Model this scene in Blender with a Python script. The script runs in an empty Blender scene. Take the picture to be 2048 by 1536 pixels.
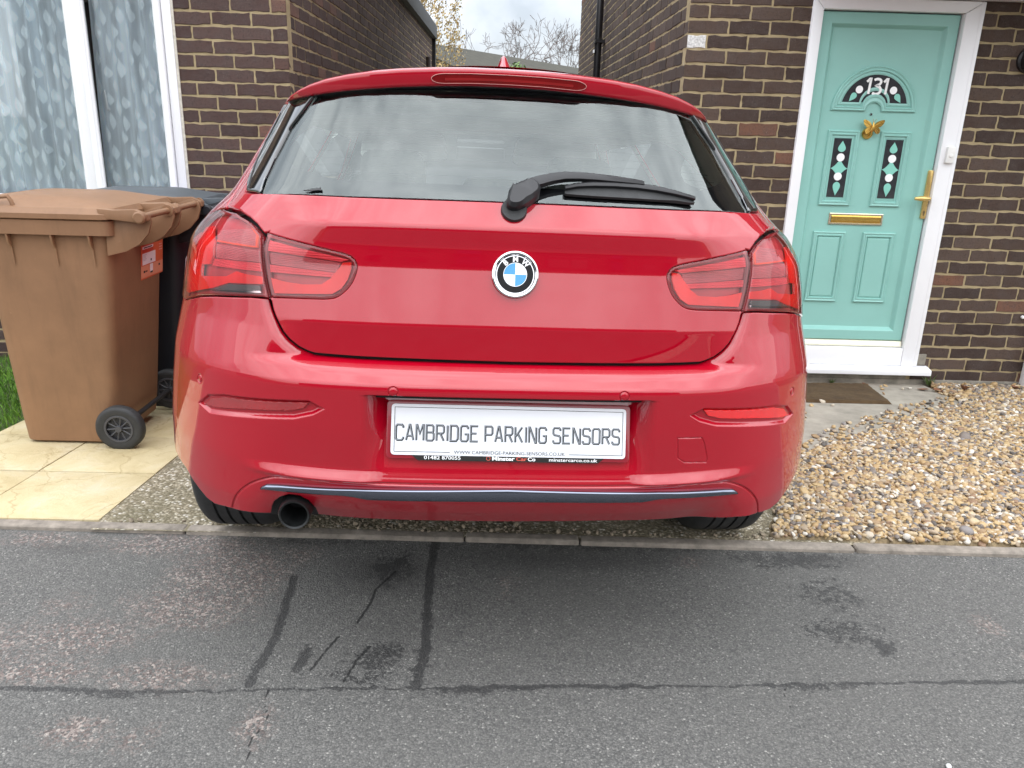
import bpy, bmesh, math, random
import numpy as np
from mathutils import Matrix, Vector
from mathutils.geometry import delaunay_2d_cdt
random.seed(7); RNG = np.random.default_rng(7)
SC = bpy.context.scene
COL = SC.collection
rad = math.radians

# ------------------------------------------------------------------ camera
cam_d = bpy.data.cameras.new('camera'); cam = bpy.data.objects.new('camera', cam_d); COL.objects.link(cam)
cam_d.sensor_fit = 'HORIZONTAL'; cam_d.sensor_width = 36.0
cam_d.lens = 36.0 * 1580.0 / 2048.0
cam_d.clip_start = 0.05; cam_d.clip_end = 2000.0
cr = Vector((0.99957569, -0.00878101, 0.0277728)); cd_ = Vector((0.02369909, -0.30917361, -0.95071028)); cf = Vector((0.01693481, 0.95096507, -0.30883433))
cam.matrix_world = Matrix(((cr.x, -cd_.x, -cf.x, 0), (cr.y, -cd_.y, -cf.y, 0), (cr.z, -cd_.z, -cf.z, 1.29), (0, 0, 0, 1)))
SC.camera = cam

# ------------------------------------------------------------------ world, sun, exposure
SUN_EL, SUN_AZ = rad(50), rad(165)      # azimuth clockwise from +Y
w = bpy.data.worlds.new('World'); SC.world = w; w.use_nodes = True
nt = w.node_tree; nt.nodes.clear()
out = nt.nodes.new('ShaderNodeOutputWorld'); bg = nt.nodes.new('ShaderNodeBackground')
sky = nt.nodes.new('ShaderNodeTexSky'); sky.sky_type = 'NISHITA'; sky.sun_disc = False
sky.sun_elevation = SUN_EL; sky.sun_rotation = SUN_AZ; sky.dust_density = 2.0
tc = nt.nodes.new('ShaderNodeTexCoord'); mp = nt.nodes.new('ShaderNodeMapping'); mp.inputs['Scale'].default_value = (1.4, 1, 1.6)
n1 = nt.nodes.new('ShaderNodeTexNoise'); n1.inputs['Scale'].default_value = 4.2; n1.inputs['Detail'].default_value = 6; n1.inputs['Roughness'].default_value = .52; n1.inputs['Distortion'].default_value = .15
rp = nt.nodes.new('ShaderNodeValToRGB')
rp.color_ramp.elements[0].position = .34; rp.color_ramp.elements[0].color = (6.6, 7.1, 7.8, 1)
rp.color_ramp.elements[1].position = .62; rp.color_ramp.elements[1].color = (11.6, 12.0, 12.6, 1)
mx = nt.nodes.new('ShaderNodeMixRGB'); mx.inputs[0].default_value = .88
nt.links.new(tc.outputs['Generated'], mp.inputs[0]); nt.links.new(mp.outputs[0], n1.inputs['Vector'])
nt.links.new(n1.outputs['Fac'], rp.inputs[0])
# an overcast sky is brighter overhead than at the horizon
sx = nt.nodes.new('ShaderNodeSeparateXYZ'); nt.links.new(tc.outputs['Generated'], sx.inputs[0])
mr = nt.nodes.new('ShaderNodeMapRange'); mr.inputs[1].default_value = 0.0; mr.inputs[2].default_value = 1.0; mr.inputs[3].default_value = .27; mr.inputs[4].default_value = 1.35
nt.links.new(sx.outputs[2], mr.inputs[0]); mu = nt.nodes.new('ShaderNodeMixRGB'); mu.blend_type = 'MULTIPLY'; mu.inputs[0].default_value = 1.0
nt.links.new(rp.outputs[0], mu.inputs[1]); nt.links.new(mr.outputs[0], mu.inputs[2])
nt.links.new(sky.outputs[0], mx.inputs[1]); nt.links.new(mu.outputs[0], mx.inputs[2])
bg.inputs['Strength'].default_value = 0.105
nt.links.new(mx.outputs[0], bg.inputs['Color']); nt.links.new(bg.outputs[0], out.inputs[0])
sun_d = bpy.data.lights.new('sun', 'SUN'); sun_d.energy = 1.0; sun_d.angle = rad(165); sun_d.color = (1, .96, .9)
sun = bpy.data.objects.new('sun', sun_d); COL.objects.link(sun)
sdir = Vector((math.sin(SUN_AZ) * math.cos(SUN_EL), math.cos(SUN_AZ) * math.cos(SUN_EL), math.sin(SUN_EL)))
sun.rotation_euler = sdir.to_track_quat('Z', 'Y').to_euler()
vs = SC.view_settings
SC.display_settings.display_device = 'sRGB'
vs.view_transform = 'Standard'; vs.look = 'None'; vs.exposure = 1.35; vs.gamma = 1.0; vs.use_curve_mapping = False
SC.cycles.max_bounces = 10; SC.cycles.transparent_max_bounces = 16
SC.cycles.use_denoising = True

# ------------------------------------------------------------------ helpers
def srgb(r, g, b):
    f = lambda c: (c / 255) / 12.92 if c / 255 <= .04045 else ((c / 255 + .055) / 1.055) ** 2.4
    return (f(r), f(g), f(b), 1)

class Mat:
    def __init__(s, name):
        s.m = bpy.data.materials.new(name); s.m.use_nodes = True; s.t = s.m.node_tree
        s.b = s.t.nodes['Principled BSDF']; s.o = s.t.nodes['Material Output']
    def n(s, typ, **kw):
        nd = s.t.nodes.new('ShaderNode' + typ)
        for k, v in kw.items():
            if k[0] == '_': setattr(nd, k[1:], v)
            else: nd.inputs[k.replace('__', ' ')].default_value = v
        return nd
    def l(s, a, b): s.t.links.new(a, b)
    def set(s, **kw):
        for k, v in kw.items(): s.b.inputs[k.replace('__', ' ')].default_value = v
        return s
    def coord(s, kind='Object'): return s.n('TexCoord').outputs[kind]
    def noise(s, scale, detail=4, rough=.6, vec=None, dist=0):
        nd = s.n('TexNoise', Scale=scale, Detail=detail, Roughness=rough, Distortion=dist)
        s.l(vec if vec is not None else s.coord(), nd.inputs['Vector']); return nd
    def ramp(s, fac, *stops):
        nd = s.n('ValToRGB'); e = nd.color_ramp.elements
        while len(e) < len(stops): e.new(.5)
        for el, (p, c) in zip(e, stops):
            el.position = p; el.color = c if len(c) == 4 else (*c, 1)
        s.l(fac, nd.inputs[0]); return nd
    def mix(s, fac, a, b, mode='MIX'):
        nd = s.n('MixRGB', _blend_type=mode)
        for i, v in enumerate((fac, a, b)):
            if hasattr(v, 'links'): s.l(v, nd.inputs[i])
            elif isinstance(v, (int, float)): nd.inputs[i].default_value = v if i == 0 else (v, v, v, 1)
            else: nd.inputs[i].default_value = v if len(v) == 4 else (*v, 1)
        return nd.outputs[0]
    def math(s, op, a, b=0.0):
        nd = s.n('Math', _operation=op)
        for i, v in enumerate((a, b)):
            if hasattr(v, 'links'): s.l(v, nd.inputs[i])
            else: nd.inputs[i].default_value = v
        return nd.outputs[0]
    def bump(s, h, strength=.5, dist=.01):
        nd = s.n('Bump', Strength=strength, Distance=dist); s.l(h, nd.inputs['Height']); s.l(nd.outputs[0], s.b.inputs['Normal']); return s
    def color(s, out_): s.l(out_, s.b.inputs['Base Color']); return s

def plain(name, col, rough=.5, metal=0, coat=0, vary=.12, vscale=6, bump=0, bscale=200, **kw):
    m = Mat(name); m.set(Roughness=rough, Metallic=metal, Coat__Weight=coat, **kw)
    a = tuple(max(0, c * (1 - vary)) for c in col[:3]); b = tuple(min(1, c * (1 + vary)) for c in col[:3])
    nz = m.noise(vscale, 5, .65); m.color(m.ramp(nz.outputs['Fac'], (.3, a), (.7, b)).outputs[0])
    if bump:
        nb = m.noise(bscale, 3, .6); m.bump(nb.outputs['Fac'], bump, .002)
    return m.m

class MB:
    def __init__(s): s.v = []; s.f = []; s.mi = []
    def add(s, vs, fs, mi=0):
        o = len(s.v); s.v += [tuple(map(float, p)) for p in vs]; s.f += [tuple(i + o for i in f) for f in fs]; s.mi += [mi] * len(fs); return s
    def box(s, x0, x1, y0, y1, z0, z1, mi=0):
        return s.add([(x0, y0, z0), (x1, y0, z0), (x1, y1, z0), (x0, y1, z0), (x0, y0, z1), (x1, y0, z1), (x1, y1, z1), (x0, y1, z1)],
                     [(0, 3, 2, 1), (4, 5, 6, 7), (0, 1, 5, 4), (1, 2, 6, 5), (2, 3, 7, 6), (3, 0, 4, 7)], mi)
    def prism(s, pts, axis, a, b, mi=0):
        """extrude a 2D outline along axis ('x','y','z') from a to b"""
        n = len(pts)
        def mk(p, t): return {'x': (t, p[0], p[1]), 'y': (p[0], t, p[1]), 'z': (p[0], p[1], t)}[axis]
        vs = [mk(p, a) for p in pts] + [mk(p, b) for p in pts]
        return s.add(vs, [tuple(range(n))[::-1], tuple(range(n, 2 * n))] + [(i, (i + 1) % n, n + (i + 1) % n, n + i) for i in range(n)], mi)
    def tube(s, pts, r, seg=12, caps=True, mi=0):
        pts = [Vector(p) for p in pts]; rs = r if hasattr(r, '__len__') else [r] * len(pts)
        vs = []; fs = []
        up = Vector((0, 0, 1)); t0 = (pts[1] - pts[0]).normalized()
        if abs(t0.dot(up)) > .9: up = Vector((1, 0, 0))
        for i, p in enumerate(pts):
            t = (pts[min(i + 1, len(pts) - 1)] - pts[max(i - 1, 0)]).normalized()
            a = t.cross(up).normalized(); b = a.cross(t).normalized()
            up = b
            for k in range(seg):
                an = 2 * math.pi * k / seg; vs.append(p + (a * math.cos(an) + b * math.sin(an)) * rs[i])
        for i in range(len(pts) - 1):
            for k in range(seg):
                fs.append((i * seg + k, i * seg + (k + 1) % seg, (i + 1) * seg + (k + 1) % seg, (i + 1) * seg + k))
        if caps: fs += [tuple(range(seg))[::-1], tuple(range((len(pts) - 1) * seg, len(pts) * seg))]
        return s.add(vs, fs, mi)
    def lathe(s, prof, c, axis='y', seg=48, closed=False, mi=0):
        """prof: list of (radius, offset along axis); c centre"""
        vs = []; fs = []; n = len(prof)
        for k in range(seg):
            an = 2 * math.pi * k / seg; ca, sa = math.cos(an), math.sin(an)
            for r, o in prof:
                if axis == 'y': vs.append((c[0] + r * ca, c[1] + o, c[2] + r * sa))
                elif axis == 'x': vs.append((c[0] + o, c[1] + r * ca, c[2] + r * sa))
                else: vs.append((c[0] + r * ca, c[1] + r * sa, c[2] + o))
        m = n if closed else n - 1
        for k in range(seg):
            for i in range(m):
                a, b = k * n + i, k * n + (i + 1) % n; c2, d = ((k + 1) % seg) * n + (i + 1) % n, ((k + 1) % seg) * n + i
                fs.append((a, b, c2, d))
        return s.add(vs, fs, mi)
    def build(s, name, mats, parent=None, smooth=False, bevel=0, bseg=2, xf=None, sharp=None):
        me = bpy.data.meshes.new(name); me.from_pydata(s.v, [], s.f)
        mats = mats if isinstance(mats, (list, tuple)) else [mats]
        for m in mats: me.materials.append(m)
        if len(mats) > 1: me.polygons.foreach_set('material_index', s.mi)
        if xf is not None: me.transform(xf)
        bm = bmesh.new(); bm.from_mesh(me)
        if bevel:
            bmesh.ops.remove_doubles(bm, verts=bm.verts, dist=1e-5)
        bmesh.ops.recalc_face_normals(bm, faces=bm.faces)
        if bevel:
            es = [e for e in bm.edges if len(e.link_faces) == 2 and e.calc_face_angle(0) > rad(28)]
            bmesh.ops.bevel(bm, geom=es, offset=bevel, segments=bseg, profile=.6, affect='EDGES', clamp_overlap=True)
        bm.to_mesh(me); bm.free()
        if smooth or bevel:
            me.polygons.foreach_set('use_smooth', [True] * len(me.polygons))
            try: me.set_sharp_from_angle(angle=rad(sharp or 35))
            except Exception: pass
        return link(name, me, parent)

def link(name, me, parent=None):
    o = bpy.data.objects.new(name, me); COL.objects.link(o)
    if parent is not None: o.parent = parent
    return o
def tag(o, label=None, cat=None, group=None, kind=None):
    if label: o['label'] = label
    if cat: o['category'] = cat
    if group: o['group'] = group
    if kind: o['kind'] = kind
    return o
def empty(name, loc=(0, 0, 0), label=None, cat=None, group=None):
    o = bpy.data.objects.new(name, None); COL.objects.link(o); o.location = loc; o.empty_display_size = .2
    return tag(o, label, cat, group)
def text_mesh(txt, size=1.0, extrude=0.0, align='CENTER', bold=0.0, space=1.0, shear=0.0):
    """outline of built-in font as (verts, faces), in its own XY plane"""
    cu = bpy.data.curves.new('t', 'FONT'); cu.body = txt; cu.size = size; cu.extrude = extrude; cu.align_x = align; cu.align_y = 'CENTER'
    cu.offset = bold; cu.space_character = space; cu.shear = shear; cu.resolution_u = 3
    o = bpy.data.objects.new('t', cu); COL.objects.link(o)
    dg = bpy.context.evaluated_depsgraph_get(); dg.update()
    me = bpy.data.meshes.new_from_object(o.evaluated_get(dg))
    v = [tuple(x.co) for x in me.vertices]; f = [tuple(p.vertices) for p in me.polygons]
    bpy.data.objects.remove(o); bpy.data.curves.remove(cu); bpy.data.meshes.remove(me)
    return v, f
def gz(y):
    """ground height: level street, then the drive falls gently to the houses"""
    return -.075 * min(max(y - 2.4, 0), 2.4)
def in_poly(P, poly):
    P = np.asarray(P, float); poly = np.asarray(poly, float)
    x, y = P[:, 0], P[:, 1]; r = np.zeros(len(P), bool)
    for (x0, y0), (x1, y1) in zip(poly, np.roll(poly, -1, 0)):
        c = ((y0 > y) != (y1 > y)) & (x < (x1 - x0) * (y - y0) / (y1 - y0 + 1e-15) + x0); r ^= c
    return r
def near_poly(P, poly, closed=True):
    P = np.asarray(P, float); poly = np.asarray(poly, float); best = np.full(len(P), 1e9); q = np.zeros_like(P)
    nx = np.roll(poly, -1, 0)
    for i in range(len(poly) if closed else len(poly) - 1):
        a, b = poly[i], nx[i]; ab = b - a; L = ab @ ab + 1e-18
        t = np.clip(((P - a) @ ab) / L, 0, 1); c = a + t[:, None] * ab; d = np.hypot(*(P - c).T)
        k = d < best; best[k] = d[k]; q[k] = c[k]
    return best, q
def catmull(pts, n=6, closed=False):
    pts = [np.array(p, float) for p in pts]; N = len(pts); o = []
    for i in range(N if closed else N - 1):
        p0 = pts[(i - 1) % N] if closed or i > 0 else pts[0]; p1 = pts[i]; p2 = pts[(i + 1) % N]; p3 = pts[(i + 2) % N] if closed or i + 2 < N else pts[-1]
        for k in range(n):
            t = k / n; o.append(.5 * (2 * p1 + (p2 - p0) * t + (2 * p0 - 5 * p1 + 4 * p2 - p3) * t * t + (3 * p1 - p0 - 3 * p2 + p3) * t ** 3))
    if not closed: o.append(pts[-1])
    return [tuple(p) for p in o]
def rounded(pts, r, n=4):
    """closed polygon with its corners rounded"""
    o = []; N = len(pts)
    for i in range(N):
        a, p, b = (np.array(pts[(i + k) % N], float) for k in (-1, 0, 1))
        rr = r[i] if hasattr(r, '__len__') else r
        u = (a - p) / (np.linalg.norm(a - p) + 1e-12); v = (b - p) / (np.linalg.norm(b - p) + 1e-12)
        d = min(rr, np.linalg.norm(a - p) * .48, np.linalg.norm(b - p) * .48)
        if d < 1e-6: o.append(tuple(p)); continue
        for k in range(n + 1):
            t = k / n; o.append(tuple((1 - t) ** 2 * (p + u * d) + 2 * t * (1 - t) * p + t * t * (p + v * d)))
    return o
def resample(poly, step, closed=True):
    o = []; P = [np.array(p, float) for p in poly]; N = len(P)
    for i in range(N if closed else N - 1):
        a, b = P[i], P[(i + 1) % N]; k = max(1, int(math.ceil(np.linalg.norm(b - a) / step)))
        o += [tuple(a + (b - a) * t / k) for t in range(k)]
    if not closed: o.append(tuple(P[-1]))
    return o

# ================================================================== materials
def paint_mat():
    m = Mat('red_paint'); m.set(Base__Color=(.43, .0025, .017, 1), Roughness=.38, Metallic=.0, Specular__IOR__Level=.06, Coat__Weight=1.0, Coat__Roughness=.015, Coat__IOR=1.7)
    nz = m.noise(3.2, 2, .5); b = m.n('Bump', Strength=.02, Distance=.01); m.l(nz.outputs['Fac'], b.inputs['Height'])
    m.l(b.outputs[0], m.b.inputs['Coat Normal'])
    nf = m.noise(900, 1, .5); m.color(m.ramp(nf.outputs['Fac'], (.3, (.345, .0001, .010)), (.7, (.385, .0004, .014))).outputs[0])
    # a breath of road dust low on the body
    base = m.b.inputs['Base Color'].links[0].from_socket; sz = m.n('SeparateXYZ'); m.l(m.coord(), sz.inputs[0]); dn = m.noise(7, 6, .7)
    low = m.ramp(sz.outputs[2], (.36, (1, 1, 1)), (.66, (.12, .12, .12))).outputs[0]; dm_ = m.math('MULTIPLY', m.math('MULTIPLY', low, m.ramp(dn.outputs['Fac'], (.35, (0, 0, 0)), (.75, (1, 1, 1))).outputs[0]), .07)
    m.color(m.mix(dm_, base, (.23, .19, .16))); m.l(m.math('ADD', m.math('MULTIPLY', dm_, .9), .012), m.b.inputs['Coat Roughness'])
    return m.m
PAINT = paint_mat()
BLACK = plain('black_plastic', (.012, .012, .014), .45, vary=.2, bump=.15, bscale=600)
GLOSSBLACK = plain('gloss_black', (.006, .007, .008), .06, coat=1, Coat__IOR=1.7)
ENAMEL = plain('badge_enamel', (.004, .004, .005), .25, Specular__IOR__Level=.25)
DARK = plain('dark_trim', (.010, .009, .010), .7)
RUBBER = plain('tyre_rubber', (.024, .025, .026), .62, vary=.3, vscale=30, bump=.3, bscale=300)
CHROME = plain('chrome', (.75, .76, .78), .09, metal=1, vary=.04)
DCHROME = plain('dark_chrome', (.22, .24, .30), .10, metal=1, vary=.05)
STEELB = plain('blackened_steel', (.035, .037, .038), .33, metal=.7, vary=.3, vscale=40)
WHITEP = plain('white_plate', (.80, .83, .88), .28, coat=.6, vary=.015)
INK = plain('black_ink', (.008, .009, .012), .4)
GREYINK = plain('grey_ink', (.30, .33, .36), .4)
WHITEINK = plain('white_ink', (.85, .86, .86), .4)
REDINK = plain('red_ink', (.55, .08, .05), .4)
BLUE = plain('badge_blue', (.01, .25, .78), .18, coat=1, vary=.03)
SEAT = plain('seat_cloth', (.13, .135, .13), .85, vary=.2, vscale=60)
CABIN = plain('cabin_lining', (.62, .64, .61), .9)
DASH = plain('dashboard_plastic', (.03, .03, .033), .7)

def lamp_mat(name, col, rough=.35, em=0.0, stripes=0):
    m = Mat(name); m.set(Roughness=rough, Coat__Weight=.5)
    nz = m.noise(14, 3, .5); c = m.ramp(nz.outputs['Fac'], (.3, tuple(x * .8 for x in col)), (.7, col)).outputs[0]
    m.color(c)
    if stripes:
        wv = m.n('TexWave', _wave_type='BANDS', _bands_direction='Z', Scale=stripes); m.l(m.coord(), wv.inputs['Vector']); m.bump(wv.outputs['Fac'], .4, .003)
    return m.m
L_RED = lamp_mat('lamp_bright_red', (1.0, .008, .006), .3)
L_SKYPINK = lamp_mat('lamp_bar_sky_pink', (.95, .07, .10), .35, stripes=60)  # rose tint puts the pink sky reflection into the bar colour
L_MAROON = lamp_mat('lamp_maroon', (.62, .16, .18), .3, stripes=90)
L_ORANGE = lamp_mat('lamp_orange_trim', (1.0, .10, .03), .3)
L_DARK = lamp_mat('lamp_dark_housing', (.30, .010, .018), .4)
L_SKYTINT = lamp_mat('lamp_sky_tint', (.55, .05, .065), .4)  # red lightened in the colour to imitate sky reflected on the lens
L_CLEAR = lamp_mat('lamp_reverse', (.10, .11, .11), .15)

def glass_mat(name, tint, ior=1.6, rough=.0, boost=1.0):
    m = Mat(name); t = m.t; t.nodes.remove(m.b)
    gcol = gcol_ if (gcol_ := {'rear_glass': (.93, 1, .985, 1)}.get(name)) else (1, 1, 1, 1)
    fr = m.n('Fresnel', IOR=ior); gl = m.n('BsdfGlossy', Roughness=rough); gl.inputs[0].default_value = gcol; tr = m.n('BsdfTransparent'); mx = m.n('MixShader')
    tr.inputs[0].default_value = (*tint, 1); f = m.math('MINIMUM', m.math('MULTIPLY', fr.outputs[0], boost), 1.0)
    m.l(f, mx.inputs[0]); m.l(tr.outputs[0], mx.inputs[1]); m.l(gl.outputs[0], mx.inputs[2]); m.l(mx.outputs[0], m.o.inputs['Surface'])
    return m.m
LENS = glass_mat('red_lens', (1.0, .86, .86), 1.5, .01, 1.0)
REARGLASS = glass_mat('rear_glass', (.90, .97, .95), 1.9, .004, 1.0)
CARGLASS = glass_mat('car_glass', (.93, .97, .95), 1.35)
HOUSEGLASS = glass_mat('house_glass', (.95, .97, .97), 1.5, .0, 1.1)

# ================================================================== parked car
CAR = empty('hatchback_car', label='glossy red hatchback parked nose-in between the two brick houses, its tail over the kerb', cat='car')
CM = Matrix(((0.99792161, -0.06207155, 0.01730828, 0.039 + 1.29 * 0), (0.06206222, 0.9980717, 0.00107643, 1.60), (-0.01734171, 0, 0.99984962, 0), (0, 0, 0, 1)))
# car axes pivot about a point 1.29 m up on the centre plane
piv = Matrix.Translation((0, 0, -1.29)); CM = Matrix.Translation((0, 0, 1.29)) @ CM @ piv
CAR.matrix_world = CM

NS = 3.6
ZT = [.30,.36,.39,.44,.472,.505,.525,.532,.537,.556,.65,.75,.760,.79,.803,.881,.96,1.0,1.04,1.080,1.088, 1.1410, 1.1691, 1.1972, 1.2254, 1.2535, 1.2816, 1.3097, 1.3379, 1.3660, 1.42]
CC = [.20,.135,.10,.052,.026,.010,.003,-.005,-.008,.009,.000,-.006,-.004,.020,.046,.044,.065,.075,.079,.077,.079, 0.118, 0.1462, 0.1728, 0.1978, 0.2212, 0.2431, 0.2633, 0.282, 0.2991, .33]
ZW = [.30, .36, .45, .55, .65, .76, .87, .95, 1.03, 1.088, 1.141, 1.366, 1.42]
ZK = ZW[:10] + [1.1410, 1.1691, 1.1972, 1.2254, 1.2535, 1.2816, 1.3097, 1.3379, 1.3660, 1.42]
CK = [.08, .035, .010, .001, .000, -.004, .040, .060, .078, .100, 0.118, 0.1462, 0.1728, 0.1978, 0.2212, 0.2431, 0.2633, 0.282, 0.2991, .33]
WW = [.895, .905, .908, .901, .890, .875, .856, .841, .818, .770, .700, .578, .535]
LL = [.66, .68, .70, .70, .70, .70, .68, .64, .60, .54, .50, .43, .42]
DD = [0, 0, 0, 0, .005, .022, .03, .035, .04, .04, .035, .05, .05]
def smi(z, X, Y, r):
    o = 0
    for wt, k in ((.05, -1), (.1, -.75), (.15, -.4), (.4, 0), (.15, .4), (.1, .75), (.05, 1)): o = o + wt * np.interp(z + k * r, X, Y)
    return o
_ph = np.linspace(0, np.pi / 2, 4001); _x = .885 * np.sin(_ph) ** (2 / NS); _y = .7 * (1 - np.cos(_ph))
_s = np.concatenate([[0], np.cumsum(np.hypot(np.diff(_x), np.diff(_y)))]); SMAX = _s[-1]
def S(s, z):
    """body skin: s runs round the plan curve from the centre line, z is nominal height"""
    s = np.asarray(s, float); z = np.asarray(z, float); a = np.abs(s); sg = np.sign(s); aa = np.minimum(a, SMAX)
    g = np.interp(aa, _s, _x) / .885; h = np.interp(aa, _s, _y) / .7
    W = smi(z, ZW, WW, .02); L = smi(z, ZW, LL, .02); D = smi(z, ZW, DD, .02)
    b = np.clip((a - .44) / .18, 0, 1); b = b * b * (3 - 2 * b)
    rs = np.where(z > 1.15, .03, .005); c = smi(z, ZT, CC, rs) * (1 - b) + smi(z, ZK, CK, .02) * b
    y = c + L * h + (a - aa)
    x = sg * W * g - .05 * np.clip(z - 1.1, 0, .4)
    fr = np.clip((y - 3.0) / 1.3, 0, 1.2); x = x * (1 - .26 * fr ** 2)
    return np.stack([x, y, z - D * np.clip(h / .5, 0, 1) - .055 * np.clip(y - .86, 0, 9)], -1)   # nose-down on the falling drive
def sstep(a, b, x):
    t = np.clip((x - a) / (b - a), 0, 1); return t * t * (3 - 2 * t)
REFL = [(.74, .652), (.709, .678), (.66, .691), (.438, .711), (.449, .695), (.482, .6855), (.592, .673), (.698, .655)]
REFL_LIP = [(.760, .652), (.716, .6875), (.66, .7005), (.436, .719), (.398, .7005), (.425, .683), (.468, .669), (.592, .654), (.707, .638)]
GATE = [(0, .803), (.175, .804), (.331, .805), (.389, .806), (.437, .807), (.453, .811), (.475, .820), (.497, .835), (.515, .852), (.5265, .868), (.536, .881), (.546, .897), (.5565, .923), (.566, .943), (.578, .968), (.591, .999), (.604, 1.034), (.622, 1.058), (.662, 1.076), (.705, 1.089), (.785, 1.104), (.93, 1.114), (.99, 1.14), (1.04, 1.19), (1.07, 1.25), (1.09, 1.31), (1.09, 1.385)]
GATE_B = np.array([(-a, b) for a, b in GATE[::-1][8:-1]] + GATE[:-8])
def Sb(s, z):
    """bumper skin with number plate recess, reflector pockets and turned-in lip along the tailgate"""
    P = S(s, z); s = np.asarray(s, float); z = np.asarray(z, float); sh = s.shape
    f = np.stack([s.ravel(), z.ravel()], 1)
    wall = 1 - sstep(.266, .322, np.abs(f[:, 0])); yf = .024 + (f[:, 1] - .597) * .33
    c0 = smi(f[:, 1], ZT, CC, .006)
    top = 1 - sstep(.7335, .739, f[:, 1]); d = np.maximum(0, yf - c0) * wall * top
    af = np.stack([np.abs(f[:, 0]), f[:, 1]], 1)
    sel = (af[:, 0] > .36) & (af[:, 0] < .80) & (af[:, 1] > .62) & (af[:, 1] < .74)
    if sel.any():
        ins = in_poly(af[sel], REFL_LIP); dist, _ = near_poly(af[sel], np.array(REFL_LIP)); d[sel] += np.where(ins, .0105 * sstep(0, .0095, dist), 0)
    dg, _ = near_poly(f, GATE_B, closed=False); d += .017 * np.clip(1 - dg / .030, 0, 1) ** 2
    for ss, zz in SENS:
        r = np.hypot(f[:, 0] - ss, f[:, 1] - zz); d += .0028 * np.exp(-((r - .0102) / .0013) ** 2)
    for line, wd, dp in GROOVES:
        lo = line.min(0) - .02; hi = line.max(0) + .02; k = ((f > lo) & (f < hi)).all(1)
        if k.any(): q, _ = near_poly(f[k], line, closed=False); d[k] += dp * np.exp(-(q / wd) ** 2)
    P[..., 1] += d.reshape(sh); return P
SENS = [(-.255, .7475), (.246, .7475), (-.755, .718), (.740, .720)]
_dl = [(.648, .392), (.632, .430), (.617, .455), (.591, .482), (.562, .502), (.53, .517), (.504, .5245), (.44, .528), (.369, .5305), (.337, .531), (.165, .531), (0, .531)]
DIFFL = np.array(catmull([(-a, b) for a, b in _dl] + _dl[::-1][1:], 3))
TOW = [(.376, .646), (.435, .644), (.443, .63), (.455, .589), (.453, .579), (.398, .583), (.381, .595), (.376, .646)]
GROOVES = [(DIFFL, .0022, .005), (np.array(TOW), .0011, .0022)]

def frame(fun, s, z, e=4e-4):
    P = fun(s, z); du = (fun(s + e, z) - fun(s - e, z)) / (2 * e); dv = (fun(s, z + e) - fun(s, z - e)) / (2 * e)
    n = np.cross(du, dv); n /= np.linalg.norm(n, axis=-1, keepdims=True) + 1e-12
    return P, n, du, dv       # n points out of the body (rearwards at the tail)

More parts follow.
